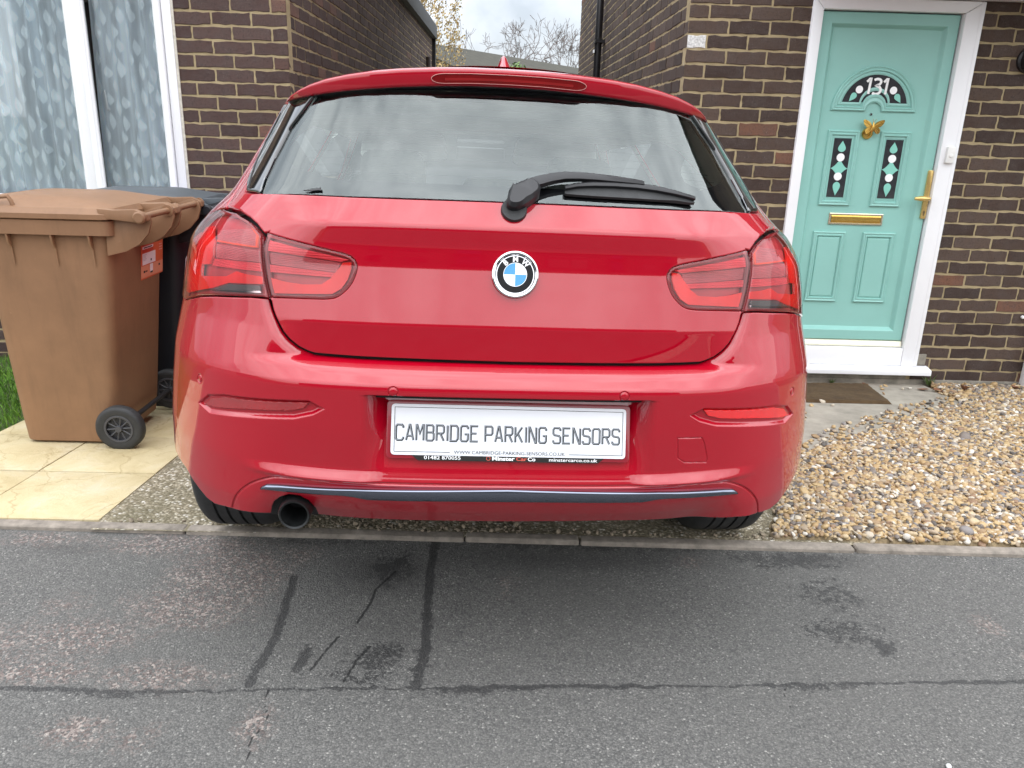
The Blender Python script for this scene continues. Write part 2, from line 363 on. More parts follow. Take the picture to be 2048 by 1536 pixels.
def patch(name, mat, outline, parent, holes=(), hs=.016, zl=None, hz=.012, fun=S, off=0.0, roll=.004, rim=.012, fine=(), mirror=False, hole_roll=None):
    """a panel of the skin cut to an outline (s,z): fine mesh, rolled edges, returned edge and exact normals"""
    if mirror: outline = [(-a, b) for a, b in outline][::-1]; holes = [[(-a, b) for a, b in h][::-1] for h in holes]
    loops = [resample(outline, .007)] + [resample(h, .007) for h in holes]
    loops = [np.array(l) for l in loops]
    # orientation: outline ccw
    def area(l): return .5 * np.sum(l[:, 0] * np.roll(l[:, 1], -1) - np.roll(l[:, 0], -1) * l[:, 1])
    loops = [l if (area(l) > 0) == (i == 0) else l[::-1] for i, l in enumerate(loops)]
    lo = loops[0].min(0); hi = loops[0].max(0)
    zs = np.arange(lo[1], hi[1], hz)
    if zl is not None:
        for a, b, st in zl: zs = np.concatenate([zs[(zs < a - st * .6) | (zs > b + st * .6)], np.arange(a, b, st)])
        zs = np.sort(zs[(zs > lo[1]) & (zs < hi[1])])
    ss = np.arange(lo[0], hi[0], hs)
    G = np.stack(np.meshgrid(ss, zs), -1).reshape(-1, 2)
    for (a0, a1, b0, b1, st) in fine:
        G = G[~((G[:, 0] > a0) & (G[:, 0] < a1) & (G[:, 1] > b0) & (G[:, 1] < b1))]
        G = np.concatenate([G, np.stack(np.meshgrid(np.arange(a0, a1, st), np.arange(b0, b1, st)), -1).reshape(-1, 2)])
    k = in_poly(G, loops[0])
    for h in loops[1:]: k &= ~in_poly(G, h)
    G = G[k]
    dist = np.full(len(G), 1e9)
    for l in loops: d, _ = near_poly(G, l); dist = np.minimum(dist, d)
    G = G[dist > max(roll * 1.5, .0035)]
    rings = []; pts = [G]; offs = [np.zeros(len(G))]; outd = [np.zeros((len(G), 2))]
    if roll: depth = [(0, 1.0), (.25, .66), (.6, .28), (1.0, 0.0)]
    else: depth = [(0, 0)]
    base = len(G); edges = []; faces2 = []
    for l in loops:
        t = np.roll(l, -1, 0) - np.roll(l, 1, 0); nrm = np.stack([t[:, 1], -t[:, 0]], 1); nrm /= np.linalg.norm(nrm, axis=1, keepdims=True) + 1e-12
        for j, (f, a) in enumerate(depth):
            q = l - nrm * roll * f; pts.append(q); offs.append(np.full(len(l), a)); outd.append(nrm)
            if j == 0:
                idx = base + np.arange(len(l)); rings.append(idx); edges += [(int(i), int(idx[(n + 1) % len(l)])) for n, i in enumerate(idx)]
            base += len(l)
    V2 = np.concatenate(pts); OF = np.concatenate(offs); OD = np.concatenate(outd)
    res = delaunay_2d_cdt([Vector((float(a), float(b))) for a, b in V2], edges, [], 0, 1e-7)
    ov = np.array([tuple(v) for v in res[0]]); tris = np.array([tuple(f) for f in res[2] if len(f) == 3])
    orig = np.array([o[0] if len(o) else -1 for o in res[3]])
    cen = ov[tris].mean(1); k = in_poly(cen, loops[0])
    for h in loops[1:]: k &= ~in_poly(cen, h)
    tris = tris[k]
    # signed area check
    a = ov[tris[:, 0]]; b = ov[tris[:, 1]]; c = ov[tris[:, 2]]
    ar = (b[:, 0] - a[:, 0]) * (c[:, 1] - a[:, 1]) - (b[:, 1] - a[:, 1]) * (c[:, 0] - a[:, 0]); tris = tris[np.abs(ar) > 1e-12]; ar = ar[np.abs(ar) > 1e-12]
    tris[ar < 0] = tris[ar < 0][:, ::-1]
    of = np.where(orig >= 0, OF[orig], 0); od = np.where((orig >= 0)[:, None], OD[orig], 0)
    P, n, du, dv = frame(fun, ov[:, 0], ov[:, 1])
    out3 = du * od[:, :1] + dv * od[:, 1:]; ln = np.linalg.norm(out3, axis=1, keepdims=True); out3 = out3 / (ln + 1e-12) * (ln > 1e-9)
    P = P + n * (off - roll * (1 - np.sqrt(np.clip(1 - of ** 2, 0, 1))))[:, None]
    N = n * np.sqrt(np.clip(1 - of ** 2, .05, 1))[:, None] + out3 * of[:, None]; N /= np.linalg.norm(N, axis=1, keepdims=True)
    verts = [tuple(p) for p in P]; normals = [tuple(q) for q in N]; fcs = [tuple(int(i) for i in t) for t in tris]; nf = len(fcs)
    inv = {int(o): i for i, o in enumerate(orig) if o >= 0}
    if rim:
        for idx in rings:
            cur = [inv[int(i)] for i in idx if int(i) in inv]; b0 = len(verts)
            for i in cur: verts.append(tuple(P[i] - n[i] * rim)); normals.append(tuple(out3[i] if np.any(out3[i]) else n[i]))
            m = len(cur)
            for q in range(m): fcs.append((cur[q], b0 + q, b0 + (q + 1) % m, cur[(q + 1) % m]))
    me = bpy.data.meshes.new(name); me.from_pydata(verts, [], fcs); me.materials.append(mat)
    me.polygons.foreach_set('use_smooth', [True] * len(me.polygons))
    me.normals_split_custom_set_from_vertices(normals)
    return link(name, me, parent)

def mir(pts): return [(-a, b) for a, b in pts[::-1]]
def both(half): return half + mir(half)[0:]   # half outline from centre bottom round to centre top

# ---- bumper
BOT_R = [(.232, .396), (.409, .391), (.508, .395), (.572, .405), (.63, .405), (.70, .397), (.74, .403), (.80, .43), (.84, .450), (.90, .452), (.97, .445), (1.05, .43), (1.115, .42), (1.125, .46), (1.14, .50), (1.165, .55)]
BOT_L = [(-.354, .394), (-.429, .396), (-.430, .431), (-.440, .460), (-.458, .475), (-.483, .476), (-.505, .464), (-.522, .447), (-.531, .428), (-.537, .405), (-.601, .408), (-.666, .403), (-.708, .396), (-.74, .402), (-.80, .43), (-.84, .450), (-.90, .452), (-.97, .445), (-1.05, .43), (-1.115, .42), (-1.125, .46), (-1.14, .50), (-1.165, .55)]
LB = [(.5605, .9205), (.609, .920), (.735, .912), (.811, .904), (.86, .895), (.966, .876), (1.06, .868), (1.16, .866)]
GAPH = .0028
gl_ = np.array(GATE); tg = np.gradient(gl_, axis=0); ng = np.stack([tg[:, 1], -tg[:, 0]], 1); ng /= np.linalg.norm(ng, axis=1, keepdims=True)
GOUT = [tuple(p) for p in (gl_ + ng * GAPH)]; GIN = [tuple(p) for p in (gl_ - ng * GAPH)]
gi = [i for i, p in enumerate(GOUT) if p[1] < .921]
bump_r = BOT_R + [(1.17, .74)] + LB[::-1] + [GOUT[i] for i in gi[::-1]][:-1]
bump_l = BOT_L + [(-1.17, .74)] + [(-a, b) for a, b in LB[::-1]] + [(-GOUT[i][0], GOUT[i][1]) for i in gi[::-1]][:-1]
bumper_outline = [(0.0, .391)] + bump_r + [(0, GOUT[0][1])] + bump_l[::-1]
ZB = [(.49, .56, .0025), (.725, .772, .002), (.772, .815, .003)]
bumper = patch('bumper', PAINT, bumper_outline, CAR, hs=.012, hz=.010, zl=ZB, fun=Sb, roll=.0035, rim=.014,
               fine=[(-.67, -.49, .388, .534, .0022), (.49, .66, .388, .534, .0022), (-.77, -.39, .635, .722, .0019), (.39, .77, .635, .722, .0019), (.365, .465, .57, .655, .0015), (-.34, .34, .56, .72, .006)] + [(a - .02, a + .02, b - .02, b + .02, .0016) for a, b in SENS])
# black lip under the bumper and dark shell added so every gap reads as shade
def shell(name, mat, s0, s1, z0, z1, off, parent, ns=60, nz=30, fun=S):
    ss = np.linspace(s0, s1, ns); zz = np.linspace(z0, z1, nz); SS, ZZ = np.meshgrid(ss, zz); P, n, _, _ = frame(fun, SS, ZZ); P = P + n * off
    v = P.reshape(-1, 3); f = [(j * ns + i, j * ns + i + 1, (j + 1) * ns + i + 1, (j + 1) * ns + i) for j in range(nz - 1) for i in range(ns - 1)]
    return MB().add(v, f).build(name, mat, parent, smooth=True)
shell('gap_shade_shell', DARK, -1.12, 1.12, .405, .72, -.075, CAR)
shell('gap_shade_shell', DARK, -1.12, 1.12, .72, 1.12, -.035, CAR)

# ---- tail lamps
GLAMP = [(.6045, 1.0595)] + catmull([(.522, 1.046), (.438, 1.032), (.386, 1.022), (.367, 1.013), (.358, 1.0), (.358, .985), (.365, .963), (.378, .946), (.398, .932), (.424, .9275)], 4) + [(.497, .926), (.5525, .925)] + [p for p in [(GIN[i][0] - .002, GIN[i][1]) for i in range(13, 17)]]
GLAMP = [(max(a, .30), b) for a, b in GLAMP]
oi = [i for i, p in enumerate(GOUT) if .921 < p[1] < 1.12]
OLAMP = [(LB[0][0] + .003, LB[0][1] + .003)] + [(a, b + .003) for a, b in LB[1:]] + [(1.18, .90), (1.19, .95), (1.17, 1.0), (1.12, 1.045), (1.04, 1.09), (.985, 1.108), (.94, 1.111)] + [(GOUT[i][0] + .001, GOUT[i][1] - .0005) for i in oi[::-1]]
def lshape(nm, mat, pts, parent, off, mirror, th=.006): return patch(nm, mat, pts, parent, off=off, roll=0, rim=th, mirror=mirror, hs=.02, hz=.02)
def tail_lamp(mirror, kind):
    out = GLAMP if kind == 'gate' else OLAMP
    lens = patch('tail_light', LENS, out, CAR, off=.003, roll=.005, rim=.010, mirror=mirror)
    patch('lamp_housing', L_SKYTINT, out, lens, off=-.016, roll=0, rim=0, mirror=mirror)
    # dark border printed round the lens edge
    o = np.array(resample(out, .01)); ar = .5 * np.sum(o[:, 0] * np.roll(o[:, 1], -1) - np.roll(o[:, 0], -1) * o[:, 1])
    t = np.roll(o, -1, 0) - np.roll(o, 1, 0); nn = np.stack([t[:, 1], -t[:, 0]], 1) * np.sign(ar); nn /= np.linalg.norm(nn, axis=1, keepdims=True) + 1e-9
    wd = .0065 if kind == 'gate' else .0045
    inner = [tuple(p) for p in (o - nn * wd)]; inner = [p for i, p in enumerate(inner) if near_poly(np.array([p]), o)[0][0] > wd * .8]
    patch('lamp_border', L_DARK, out, lens, holes=[inner], off=-.003, roll=0, rim=.012, mirror=mirror)
    if kind == 'gate':
        lshape('light_bar', L_SKYPINK, [(.598, 1.047), (.380, 1.010), (.398, 1.0055), (.590, 1.0235)], lens, -.006, mirror)
        lshape('lamp_panel', L_MAROON, [(.587, 1.021), (.4005, 1.003), (.407, .984), (.575, .996)], lens, -.010, mirror)
        lshape('light_bar', L_SKYPINK, [(.574, .994), (.407, .983), (.414, .9735), (.571, .978)], lens, -.006, mirror)
        lshape('light_guide', L_RED, [(.572, .967), (.53, .960), (.482, .956), (.436, .958), (.417, .971), (.392, 1.004), (.374, 1.005), (.372, .992), (.377, .970), (.389, .951), (.409, .939), (.553, .9335)], lens, -.005, mirror)
    else:
        lshape('light_guide', L_RED, [(.985, 1.070), (.90, 1.075), (.825, 1.045), (.808, 1.038), (.79, 1.005), (.80, .984), (.85, .981), (.84, .953), (.708, .961), (.676, .974), (.645, .970), (.588, .967), (.586, .951), (.695, .947), (.759, .931), (.95, .900), (1.12, .882), (1.02, .937), (.985, .987), (.955, 1.025)], lens, -.005, mirror)
        lshape('lamp_panel', L_MAROON, [(.802, 1.035), (.620, 1.024), (.607, .998), (.783, 1.001)], lens, -.010, mirror)
        lshape('light_bar', L_SKYPINK, [(.782, .999), (.606, .996), (.597, .978), (.79, .982)], lens, -.007, mirror)
        lshape('lamp_panel', L_MAROON, [(.81, 1.043), (.636, 1.033), (.652, 1.058), (.68, 1.071), (.85, 1.067)], lens, -.010, mirror)
        lshape('lamp_trim', L_ORANGE, [(.81, 1.0405), (.627, 1.0295), (.643, 1.060), (.682, 1.0755), (.688, 1.0735), (.651, 1.0575), (.634, 1.0335), (.81, 1.0440)], lens, -.0085, mirror)
        lshape('reversing_light', L_CLEAR, [(.716, .939), (.694, .9445), (.594, .9475), (.590, .937), (.762, .927)], lens, -.004, mirror)
        lshape('lamp_trim', CHROME, [(.590, .9365), (.762, .9265), (.785, .9225), (.70, .9265), (.588, .932)], lens, -.004, mirror)
        # side reflector strip round the corner
        lshape('side_reflector', L_RED, [(1.03, .92), (1.10, .90), (1.12, .96), (1.06, 1.03), (1.0, 1.055)], lens, -.004, mirror)
for mi_ in (False, True):
    for kd in ('gate', 'outer'): tail_lamp(mi_, kd)

# ---- tailgate with its window
WIN = [(0, 1.1395), (.30, 1.1385), (.44, 1.139), (.60, 1.1415), (.80, 1.1455), (.86, 1.149), (.90, 1.168), (.945, 1.205), (.985, 1.25), (1.01, 1.30), (1.02, 1.372)]
win_hole = WIN + [(0, 1.372)] + mir(WIN)[:-1]
gate_out = GIN[:-1] + [(1.087, 1.385), (0, 1.385)] + [(-a, b) for a, b in GIN[:-1][::-1]][:-1]
gate_out = GIN[:-1] + [(1.087, 1.385), (-1.087, 1.385)] + [(-a, b) for a, b in GIN[:-1][::-1]][:-1]
def grow(poly, d):
    o = np.array(poly); ar = .5 * np.sum(o[:, 0] * np.roll(o[:, 1], -1) - np.roll(o[:, 0], -1) * o[:, 1]); t = np.roll(o, -1, 0) - np.roll(o, 1, 0)
    nn = np.stack([t[:, 1], -t[:, 0]], 1) * np.sign(ar); nn /= np.linalg.norm(nn, axis=1, keepdims=True) + 1e-9; return [tuple(p) for p in (o + nn * d)]
gh = [p for p in GLAMP]
# the lamp opening reaches the gate edge: notch it out of the outline instead of a hole
lamp_notch = [p for p in GLAMP[:-4]]
gidx = [i for i, p in enumerate(GIN) if .9225 < p[1] < 1.06]
right_edge = [GIN[i] for i in range(len(GIN) - 1) if i < gidx[0]] + [(GIN[gidx[0]][0], .9235)] + [(a + 0, b - .001) for a, b in lamp_notch[::-1][0:1]] + lamp_notch[::-1][1:] + [(GIN[gidx[-1]][0] + .002, 1.0625)] + [GIN[i] for i in range(len(GIN) - 1) if i > gidx[-1]]
gate_out = right_edge + [(1.087, 1.385), (-1.087, 1.385)] + [(-a, b) for a, b in right_edge[::-1]][:-1]
ZG = [(.872, .892, .002), (1.068, 1.10, .002), (1.128, 1.16, .004)]
tailgate = patch('tailgate', PAINT, gate_out, CAR, holes=[grow(win_hole, .0015)], hs=.013, hz=.009, zl=ZG, roll=.0035, rim=.013)
# glass: clear part and printed black border, flanked by gloss-black blades
BI = [(.752, 1.1425), (.772, 1.178), (.782, 1.225), (.780, 1.29), (.74, 1.335), (.71, 1.372)]
glass_out = [(0, 1.1405), (.44, 1.140), (.60, 1.1425)] + BI + [(-a, b) for a, b in BI[::-1]] + [(-.60, 1.1425), (-.44, 1.140)]
rear_glass = patch('rear_window', REARGLASS, glass_out, CAR, off=-.003, roll=.001, rim=.004, hs=.02)
FRIT = [(0, 1.172), (.45, 1.1735), (.53, 1.179), (.60, 1.190), (.68, 1.205), (.735, 1.223), (.757, 1.24), (.762, 1.29), (.728, 1.33), (.70, 1.362)]
frit_in = FRIT + [(-a, b) for a, b in FRIT[::-1]][:-1]
for k in range(11):
    zz_ = 1.185 + .0155 * k; hl_ = MB(); sw = .66 - .012 * k
    hl_.tube([tuple(S(a, zz_) + np.array([0, .007, 0])) for a in np.linspace(-sw, sw, 25)], .0005, 4, caps=False); hl_.build('heater_line', DARK, rear_glass)
FRITM = plain('glass_frit', (.010, .009, .012), .8, Specular__IOR__Level=.1)
patch('window_border', FRITM, glass_out, rear_glass, holes=[catmull(frit_in, 3, True)], off=-.007, roll=0, rim=0, hs=.02)
for m_ in (False, True):
    bl = [(BI[0][0] + .004, 1.1435), (.80, 1.147), (.857, 1.1505), (.896, 1.169), (.94, 1.205), (.98, 1.25), (1.005, 1.30), (1.015, 1.370), (.714, 1.370)] + [(a + .004, b) for a, b in BI[::-1][1:]]
    bd = patch('window_blade', GLOSSBLACK, bl, CAR, off=.004, roll=.005, rim=.016, mirror=m_)
    patch('blade_slot', DARK, [(.838, 1.152), (.846, 1.153), (.925, 1.215), (.965, 1.27), (.985, 1.345), (.978, 1.345), (.957, 1.272), (.917, 1.219)], bd, off=.0052, roll=0, rim=.002, mirror=m_)

# ---- body sides, roof, screens
def arc(cx, cz, r, a0, a1, n=14): return [(cx + r * math.cos(rad(a0 + (a1 - a0) * k / n)), cz + r * math.sin(rad(a0 + (a1 - a0) * k / n))) for k in range(n + 1)]
side_out = [(1.178, .56), (1.178, .44)] + arc(1.53, .317, .352, 159, -14, 18) + [(1.90, .215), (3.75, .215)] + arc(4.17, .317, .352, 196, -13, 18) + [(4.86, .25), (4.95, .45), (4.94, .62), (4.60, .80), (4.2, .90), (3.75, .97), (3.35, 1.16), (2.95, 1.385), (1.094, 1.385)] + \
    [(a + .004, b) for a, b in [(1.09, 1.31), (1.07, 1.25), (1.04, 1.19), (.99, 1.14), (.933, 1.116)]] + [(.99, 1.1115), (1.05, 1.093), (1.125, 1.05), (1.176, 1.003), (1.196, .95), (1.186, .898), (1.176, .868)]
WN1 = [(1.45, 1.10), (1.56, 1.22), (1.66, 1.30), (1.80, 1.335), (2.20, 1.34), (2.22, 1.05), (1.7, 1.055)]
WN2 = [(2.29, 1.05), (2.27, 1.34), (2.82, 1.335), (3.10, 1.20), (3.42, 1.03)]
for m_ in (False, True):
    patch('body_side', PAINT, side_out, CAR, holes=[WN1, WN2], hs=.05, hz=.02, roll=.003, rim=.005, mirror=m_)
    for wn in (WN1, WN2): patch('side_window', CARGLASS, wn, CAR, off=-.006, roll=0, rim=0, hs=.06, hz=.05, mirror=m_)
for m_ in (False, True): patch('pillar_trim', CABIN, [(1.13, 1.03), (3.35, 1.0), (3.30, 1.14), (2.95, 1.375), (1.12, 1.375)], CAR, holes=[WN1, WN2], hs=.06, hz=.04, roll=0, rim=0, off=-.0065, mirror=m_)
def cross(name, mat, ss, z, crown, n=17, parent=CAR, zoff=0.0):
    v = []; f = []
    for s_ in ss:
        a = S(-s_, z if not callable(z) else z(s_)); b = S(s_, z if not callable(z) else z(s_))
        for k in range(n):
            t = k / (n - 1); p = a + (b - a) * t; u = 2 * t - 1; p = p + np.array([0, 0, (crown if not callable(crown) else crown(s_)) * (1 - abs(u) ** 2.4) + zoff]); v.append(tuple(p))
    f = [(j * n + i, j * n + i + 1, (j + 1) * n + i + 1, (j + 1) * n + i) for j in range(len(ss) - 1) for i in range(n - 1)]
    return MB().add(v, f).build(name, mat, parent, smooth=True)
cross('roof', PAINT, list(np.linspace(.5, 1.2, 10)) + list(np.linspace(1.3, 2.95, 14)), 1.385, .042)
cross('windscreen', CARGLASS, list(np.linspace(2.97, 3.74, 8)), lambda s_: 1.385 - (s_ - 2.97) / .77 * .41, lambda s_: .042)
cross('bonnet', PAINT, list(np.linspace(3.76, 4.93, 12)), lambda s_: float(np.interp(s_, [3.75, 4.2, 4.6, 4.94], [.97, .90, .80, .62])), .05)
cross('nose', PAINT, [4.93, 4.931], lambda s_: .62 if s_ < 4.9305 else .25, .02)
cross('headlining', CABIN, list(np.linspace(.75, 2.6, 8)), 1.345, .02)
shell('body_floor', DARK, -.8, .8, .405, .41, -.20, CAR, nz=2)
MB().box(-.62, .62, .62, 3.0, .22, .25).box(-.60, .60, .17, .60, .37, .40).build('underbody_light_block', DARK, CAR)  # rear box is an added unseen panel blocking light under the tail
MB().box(-.66, .66, .33, 1.05, 1.02, 1.04).box(-.68, .68, 1.0, 1.12, .45, 1.04).build('parcel_shelf', SEAT, CAR)
MB().box(-.66, .66, 2.75, 3.15, .50, .90).build('dashboard', DASH, CAR, bevel=.04)
for xs in (-.36, .34): MB().prism(rounded([(xs - .20, 1.13), (xs + .20, 1.13), (xs + .18, 1.25), (xs - .18, 1.25)], .03), 'y', 2.20, 2.23).build('windscreen_blocker', CABIN, CAR, bevel=.006)  # added panels, put in to cover the bright upper windscreen
for xs in (-.37, .37):
    st = MB().prism(rounded([(xs - .25, .42), (xs + .25, .42), (xs + .22, 1.0), (xs - .22, 1.0)], .08), 'y', 1.62, 1.76).box(xs - .25, xs + .25, 1.70, 2.2, .42, .58).build('seat', SEAT, CAR, bevel=.03)
    MB().prism(rounded([(xs - .13, 1.02), (xs + .13, 1.02), (xs + .12, 1.185), (xs - .12, 1.185)], .05), 'y', 1.62, 1.73).tube([(xs - .05, 1.68, 1.0), (xs - .05, 1.68, 1.08)], .007).tube([(xs + .05, 1.68, 1.0), (xs + .05, 1.68, 1.08)], .007).build('headrest', SEAT, st, bevel=.02)
rs = MB().box(-.62, .62, .98, 1.10, .5, 1.03).build('rear_bench', SEAT, CAR, bevel=.03)
for xs in (-.36, .0, .36):
    MB().prism(rounded([(xs - .12, 1.035), (xs + .12, 1.035), (xs + .10, 1.13), (xs - .10, 1.13)], .035), 'y', .99, 1.06).build('headrest', SEAT, rs, bevel=.015)
MB().box(-.12, .12, 2.50, 2.52, 1.13, 1.19).build('mirror', BLACK, CAR, bevel=.01)

# ---- roof spoiler with high brake light
SPX = [0, .08, .16, .24, .30, .36, .41, .45, .48, .505, .518]
SPY = [.275, .2755, .277, .288, .300, .322, .346, .374, .400, .430, .452]
SPT = [1.4095, 1.4088, 1.4055, 1.400, 1.3935, 1.384, 1.3735, 1.3615, 1.3495, 1.3365, 1.327]
SPB = [1.3745, 1.3735, 1.3695, 1.364, 1.3585, 1.352, 1.345, 1.3385, 1.333, 1.3275, 1.3235]
def spo(u):
    """u in [-1,1] across: row of points of the spoiler section"""
    a = abs(u); t = a * (len(SPX) - 1); X_, Y_, T_, B_ = (float(np.interp(a, np.linspace(0, 1, len(SPX)), q)) for q in (SPX, SPY, SPT, SPB)); sx = math.copysign(1, u) * X_ - .02
    th = T_ - B_
    return [(sx, Y_ + .30, T_ + .012), (sx, Y_ + .12, T_ + .011), (sx, Y_ + .03, T_ + .0045), (sx, Y_ + .008, T_ + .0012), (sx, Y_ + .0015, T_ - .001), (sx, Y_, T_ - .0035), (sx, Y_ + .0015, T_ - .35 * th), (sx, Y_ + .004, B_ + .2 * th), (sx, Y_ + .006, B_ + .002), (sx, Y_ + .009, B_), (sx, Y_ + .09, B_ - .006), (sx, Y_ + .14, B_ + .005)]
us = np.linspace(-1, 1, 97); v = []; f = []
for u in us: v += spo(u)
n_ = len(spo(0))
for i in range(len(us) - 1):
    for k in range(n_ - 1): f.append((i * n_ + k, i * n_ + k + 1, (i + 1) * n_ + k + 1, (i + 1) * n_ + k))
f += [tuple(range(n_)), tuple(range((len(us) - 1) * n_, len(us) * n_))[::-1]]
spoiler = MB().add(v, f).build('spoiler', PAINT, CAR, smooth=True, sharp=50)
v = []; f = []
for u in us[3:-3]:
    q = spo(u); v += [(q[9][0], q[9][1] + .004, q[9][2] - .0012), (q[9][0], q[9][1] + .05, q[9][2] - .010), (q[9][0], q[9][1] + .10, q[9][2] - .016)]
for i in range(len(us) - 7):
    for k in range(2): f.append((i * 3 + k, i * 3 + k + 1, (i + 1) * 3 + k + 1, (i + 1) * 3 + k))
MB().add(v, f).build('spoiler_underside', plain('spoiler_underside', (.03, .026, .03), .3, coat=.5), spoiler, smooth=True)
def spf(x, k, off):      # point on the spoiler rear face; k 0 top .. 1 bottom
    X_ = abs(x + .02); Y_, T_, B_ = (float(np.interp(X_, SPX, q)) for q in (SPY, SPT, SPB)); return (x, Y_ - off + .002 * k, T_ - .005 - k * (T_ - B_ - .008))
def face_panel(name, mat, outl, off, parent, th=.004):
    v = [spf(x, k, off) for x, k in outl] + [spf(x, k, off - th) for x, k in outl]; n = len(outl)
    fs = []
    h = n // 2
    fs = [(i, i + 1, n - 2 - i, n - 1 - i) for i in range(h - 1)] + [(i, (i + 1) % n, n + (i + 1) % n, n + i) for i in range(n)]
    return MB().add(v, fs).build(name, mat, parent)
xs_ = np.concatenate([-.188 + .03 * (1 - np.cos(np.linspace(0, np.pi / 2, 9))), np.linspace(-.15, .12, 18), (.158 - .03 * (1 - np.cos(np.linspace(0, np.pi / 2, 9))))[::-1]])
def capk(x, lo, hi):
    e = min(1, max(0, min(x + .188, .158 - x)) / .03); e = math.sqrt(max(0, 1 - (1 - e) ** 2)); m = .55; return m + (lo - m) * e, m + (hi - m) * e
top = [(x, capk(x, .20, 1)[0]) for x in xs_]; bot = [(x, capk(x, .2, .93)[1]) for x in xs_[::-1]]
bl = face_panel('brake_light', lamp_mat('brake_lens', (.16, .001, .004), .12), top + bot, .0006, spoiler)
# thin pale rim round the brake lamp, and the row of diodes behind its lens
MB().tube([spf(x, capk(x, .20, 1)[0], .0012) for x in xs_], .0008, 6).tube([spf(x, capk(x, .2, .93)[1], .0010) for x in xs_], .0005, 6).build('brake_light_rim', plain('brake_rim', (.55, .22, .2), .2), bl, smooth=True)
inn = [(x, .52) for x in xs_[8:-8]] + [(x, .72) for x in xs_[8:-8][::-1]]
face_panel('diode_bar', lamp_mat('diode_red', (.24, .002, .004), .3, stripes=0), inn, .0014, bl)

# ---- shark-fin aerial
v = []; f = []
prof = [(0, .0, .026), (.012, .0015, .018), (.025, .003, .0125), (.036, .0045, .0088), (.041, .0055, .0055), (.044, .007, .0025)]
for h_, yy, hw in prof:
    for k in range(16):
        a = 2 * math.pi * k / 16; v.append((-.0085 + hw * math.cos(a), .62 + yy * 8 + (.075 - h_ * 1.2) * (math.sin(a)), 1.425 + h_))
for j in range(len(prof) - 1):
    for k in range(16): f.append((j * 16 + k, j * 16 + (k + 1) % 16, (j + 1) * 16 + (k + 1) % 16, (j + 1) * 16 + k))
f.append(tuple(range((len(prof) - 1) * 16, len(prof) * 16)))
MB().add(v, f).build('roof_aerial', PAINT, CAR, smooth=True)

# ---- things fixed to the skin
def on_skin(s_, z_, h=0.0, fun=S):
    P, n, _, _ = frame(fun, np.array([s_]), np.array([z_])); return P[0] + n[0] * h
def plaque(name, mat, pts, h0, h1, parent, edge=.003, fun=S):
    v0 = []; n = len(pts); c = np.mean(np.array(pts), 0)
    for h_, sh in ((h0, 0), (h1 - edge, 0), (h1, edge)):
        for p in pts:
            d = np.array(p) - c; L_ = np.hypot(*d) + 1e-9; q = np.array(p) - d / L_ * sh; v0.append(tuple(on_skin(q[0], q[1], h_, fun)))
    f = [(j * n + i, j * n + (i + 1) % n, (j + 1) * n + (i + 1) % n, (j + 1) * n + i) for j in range(2) for i in range(n)] + [tuple(range(2 * n, 3 * n))]
    return MB().add(v0, f).build(name, mat, parent, smooth=True, sharp=40)
# wiper
wip = plaque('rear_wiper', BLACK, catmull([(-.026, 1.123), (-.020, 1.146), (-.004, 1.158), (.02, 1.166), (.045, 1.172), (.063, 1.162), (.064, 1.148), (.045, 1.136), (.016, 1.122), (-.006, 1.117)], 3, True), .0, .034, CAR, .008)
MB().lathe([(.0, .006), (.026, .006), (.028, .0), (.028, -.004)], (0, 0, 0), 'z', 24).build('pivot_washer', RUBBER, wip, smooth=True, xf=Matrix.Translation(Vector(on_skin(-.006, 1.122, .004))) @ Matrix.Rotation(rad(58), 4, 'X'))
def ribbon_solid(name, mat, top_, bot_, h0, h1, parent, bulge=.004):
    """solid strip on the skin between an upper and a lower edge polyline"""
    v = []; n = len(top_)
    for (a, b), ha, hb in zip(zip(top_, bot_), h0, h1):
        m = ((a[0] + b[0]) / 2, (a[1] + b[1]) / 2)
        v += [tuple(on_skin(*a, ha)), tuple(on_skin(a[0], a[1], hb)), tuple(on_skin(*m, hb + bulge)), tuple(on_skin(b[0], b[1], hb)), tuple(on_skin(*b, ha))]
    f = [(j * 5 + k, j * 5 + (k + 1) % 5, (j + 1) * 5 + (k + 1) % 5, (j + 1) * 5 + k) for j in range(n - 1) for k in range(5)] + [(0, 1, 2, 3, 4)[::-1], tuple((n - 1) * 5 + k for k in range(5))]
    return MB().add(v, f).build(name, mat, parent, smooth=True, sharp=40)
ax = [.03, .065, .10, .14, .18, .23, .28, .33, .365]; at = [1.168, 1.1765, 1.1835, 1.1885, 1.1895, 1.1885, 1.1865, 1.1835, 1.1805]; ab = [1.151, 1.1595, 1.168, 1.1745, 1.1765, 1.1765, 1.1755, 1.1745, 1.1735]
ribbon_solid('wiper_arm', BLACK, list(zip(ax, at)), list(zip(ax, ab)), [.010] + [.012] * 8, [.028, .027, .025, .024, .023, .022, .021, .020, .019], wip, .003)
bx = [.137, .17, .22, .28, .34, .40, .45, .49, .510]; bt = [1.1655, 1.172, 1.1765, 1.1785, 1.178, 1.174, 1.168, 1.161, 1.1575]; bb = [1.160, 1.165, 1.168, 1.169, 1.168, 1.1645, 1.160, 1.155, 1.152]
blade = ribbon_solid('wiper_blade', BLACK, list(zip(bx, bt)), list(zip(bx, bb)), [.006] * 9, [.016] * 9, wip, .002)
bb2 = [1.1545, 1.1535, 1.1525, 1.152, 1.1515, 1.151, 1.150, 1.149, 1.1485]
ribbon_solid('rubber_strip', RUBBER, list(zip(bx, [b + .0005 for b in bb])), list(zip(bx, bb2)), [.0005] * 9, [.008] * 9, blade, .0)
